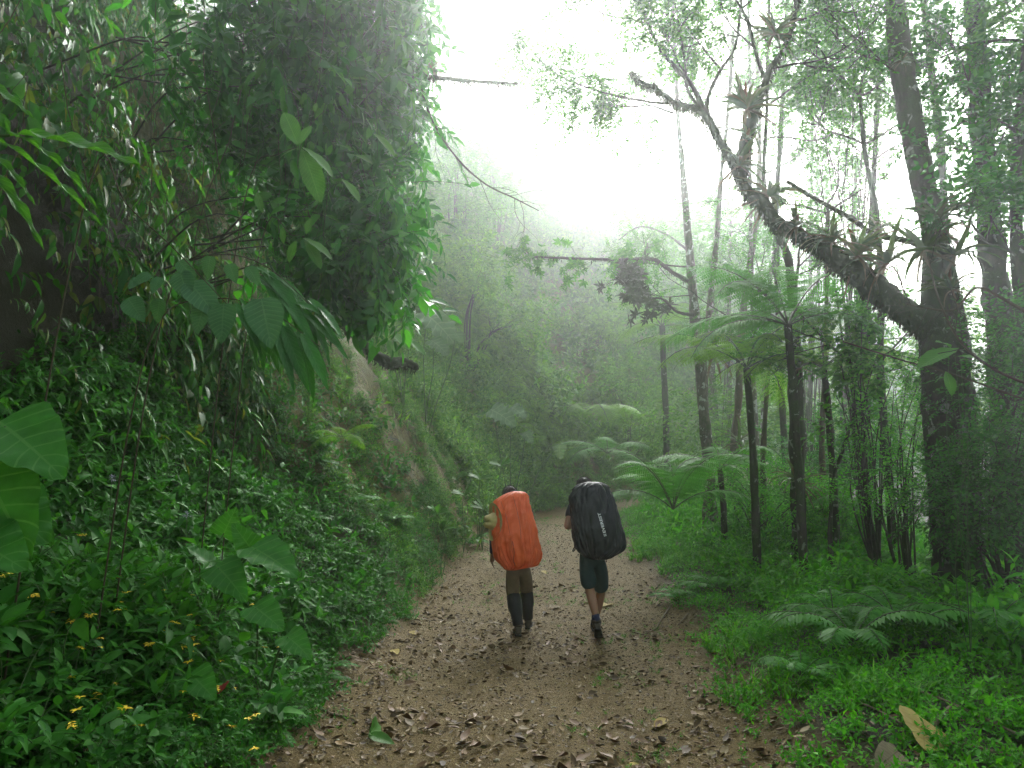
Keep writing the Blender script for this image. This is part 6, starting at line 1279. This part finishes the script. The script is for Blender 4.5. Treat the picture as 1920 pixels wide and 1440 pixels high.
def fallen(kind, label, b, e, face, wsc=1.0, lift=.05, curl=None):
    B = on_ground(*b, lift=lift); E_ = on_ground(*e, lift=lift); L = np.linalg.norm(E_ - B); me = curl; F = frames(nrm(E_ - B)[None], np.array(face, float)[None])[0]; o = bpy.data.objects.new('fallen_leaf', me); COL.objects.link(o)
    M = Matrix([list(F[0]), list(F[1]), list(F[2])]).to_4x4() @ Matrix.Diagonal((L * wsc, L, L, 1)); M.translation = Vector(B); o.matrix_world = M; tagged(o, label, 'leaf'); return o
yl = blade_mesh('leaf', MA['yellowleaf'], outline=ovate(.25), fold=.12, droop=.05, wave=.01, n=18); pl = blade_mesh('leaf', MA['paleleaf'], outline=ovate(.3), fold=.3, droop=.1, wave=.03, n=18)
yl2 = blade_mesh('leaf', MA['yellowleaf'], outline=lance(.2), fold=.2, droop=.1, wave=.01, n=12); rl = blade_mesh('leaf', MA['redleaf'], outline=lance(.25), fold=.2, droop=.1, n=10, wave=.01)
gl_ = blade_mesh('leaf', MA['ginger'], outline=lance(.17), fold=.3, droop=.15, n=14, wave=.01)
fallen('y', 'large yellow fallen leaf standing out in the bottom right corner', (1728, 1348), (1738, 1405), (0, -1, .6), 1.3, .12, yl)
fallen('p', 'big pale brown dead leaf at the bottom edge right of centre', (1684, 1412), (1642, 1440), (.2, -.8, 1), 1.0, .08, pl)
fallen('t', 'tan leaf lying on the path right of centre', (1250, 1348), (1226, 1362), (0, -.3, 1), 1.2, .03, yl2)
fallen('g', 'fresh green leaf lying on the path left of centre', (690, 1380), (740, 1390), (.2, -.5, 1), 1.4, .04, gl_)
fallen('g', 'upright green leaf beside the fresh one on the path', (692, 1380), (722, 1345), (.5, -1, .3), .8, .05, gl_)
fallen('r', 'red leaf among the herbs near the arrow leaved plant', (412, 1300), (418, 1275), (0, -1, .4), 1.0, .25, rl)
for i, (a, b, kk, lab) in enumerate([((1500, 1132), (1508, 1148), pl, 'small pale leaf at the verge below the fern'), ((770, 1185), (782, 1190), yl, 'round yellowish leaf at the left of the path'), ((985, 1437), (1010, 1445), pl, 'pale leaf at the bottom edge of the path'), ((738, 1218), (745, 1226), yl, 'yellow leaf on the path below the left herbs'),
                                     ((1030, 1139), (1054, 1137), pl, 'whitish leaf between the two walkers feet'), ((1016, 1070), (1024, 1074), yl2, 'little yellow leaf right of the orange pack'), ((1125, 1137), (1145, 1125), yl2, 'yellow leaf right of the walker in shorts'), ((1180, 1437), (1200, 1432), yl2, 'yellow leaf at the bottom of the path')]):
    fallen('x', lab, a, b, (0, -.3, 1), 1.0, .02, kk)
# bare twigs tangled at the right edge
bare_branch('tangle of bare pale twigs at the right edge', [(1930, 590, 5.6, 4), (1880, 560, 5.6, 3.5), (1830, 540, 5.6, 3), (1790, 580, 5.6, 2.5), (1740, 578, 5.6, 2), (1700, 570, 5.6, 1.5)], 'vine', twigs=8, seed=21)
bare_branch('long bare twig hanging across the right thicket', [(1925, 720, 5.4, 3), (1860, 690, 5.4, 3), (1800, 640, 5.4, 2.5), (1760, 560, 5.5, 2), (1740, 480, 5.6, 1.5)], 'vine', twigs=5, seed=22)
bare_branch('thin straight twig slanting over the right undergrowth', [(1580, 640, 6.5, 1.5), (1680, 672, 6.3, 1.8), (1780, 700, 6, 2), (1925, 750, 5.6, 2.4)], 'vine', twigs=2, seed=23)
# ------------------------------------------------------------------ unseen foliage added above, beside and behind the camera to block light
def shade_foliage():
    rg = np.random.default_rng(61); g = Geo()
    for c, r, n in (((-9, 1, 11.5), (3.5, 4.5, 1.3), 900), ((-9.5, 6, 13), (3.5, 3.5, 1.2), 700), 
                    ((0, -5.6, 5), (12, 1.0, 5.5), 3000), ((9.5, 0, 4.5), (1.2, 5.5, 4.5), 1500), ((-11, -1, 9), (1.5, 5, 4), 800)):
        blob(rg, g, c, r, n, SPR_F, (1.2, 2.0), shell=.1)
    stuff('unseen_shade_foliage', g, LEAFM('tree', 'twig'))
shade_foliage()
# ------------------------------------------------------------------ the mist
def haze():
    g = Geo(); lo = np.array([-68, -7, -26.0]); hi = np.array([108, 95, 46.0])
    V = np.array([[x, y, z] for x in (lo[0], hi[0]) for y in (lo[1], hi[1]) for z in (lo[2], hi[2])])
    F = [(0, 1, 3, 2), (4, 6, 7, 5), (0, 4, 5, 1), (2, 3, 7, 6), (0, 2, 6, 4), (1, 5, 7, 3)]
    g.add(V, [t for f in F for t in ((f[0], f[1], f[2]), (f[0], f[2], f[3]))])
    m, N, L = new_mat('mist'); v = N.new('ShaderNodeVolumePrincipled'); v.inputs['Color'].default_value = (.94, .995, .985, 1)
    v.inputs['Density'].default_value = HAZE; v.inputs['Anisotropy'].default_value = .885
    o = N.new('ShaderNodeOutputMaterial'); L.new(v.outputs[0], o.inputs['Volume'])
    g.obj('haze', m, kind='stuff')
HAZE = .0062
haze()
print('script', round(time.time() - T_START, 1), 's')
print(STAT, sum(q[1] for q in STAT))
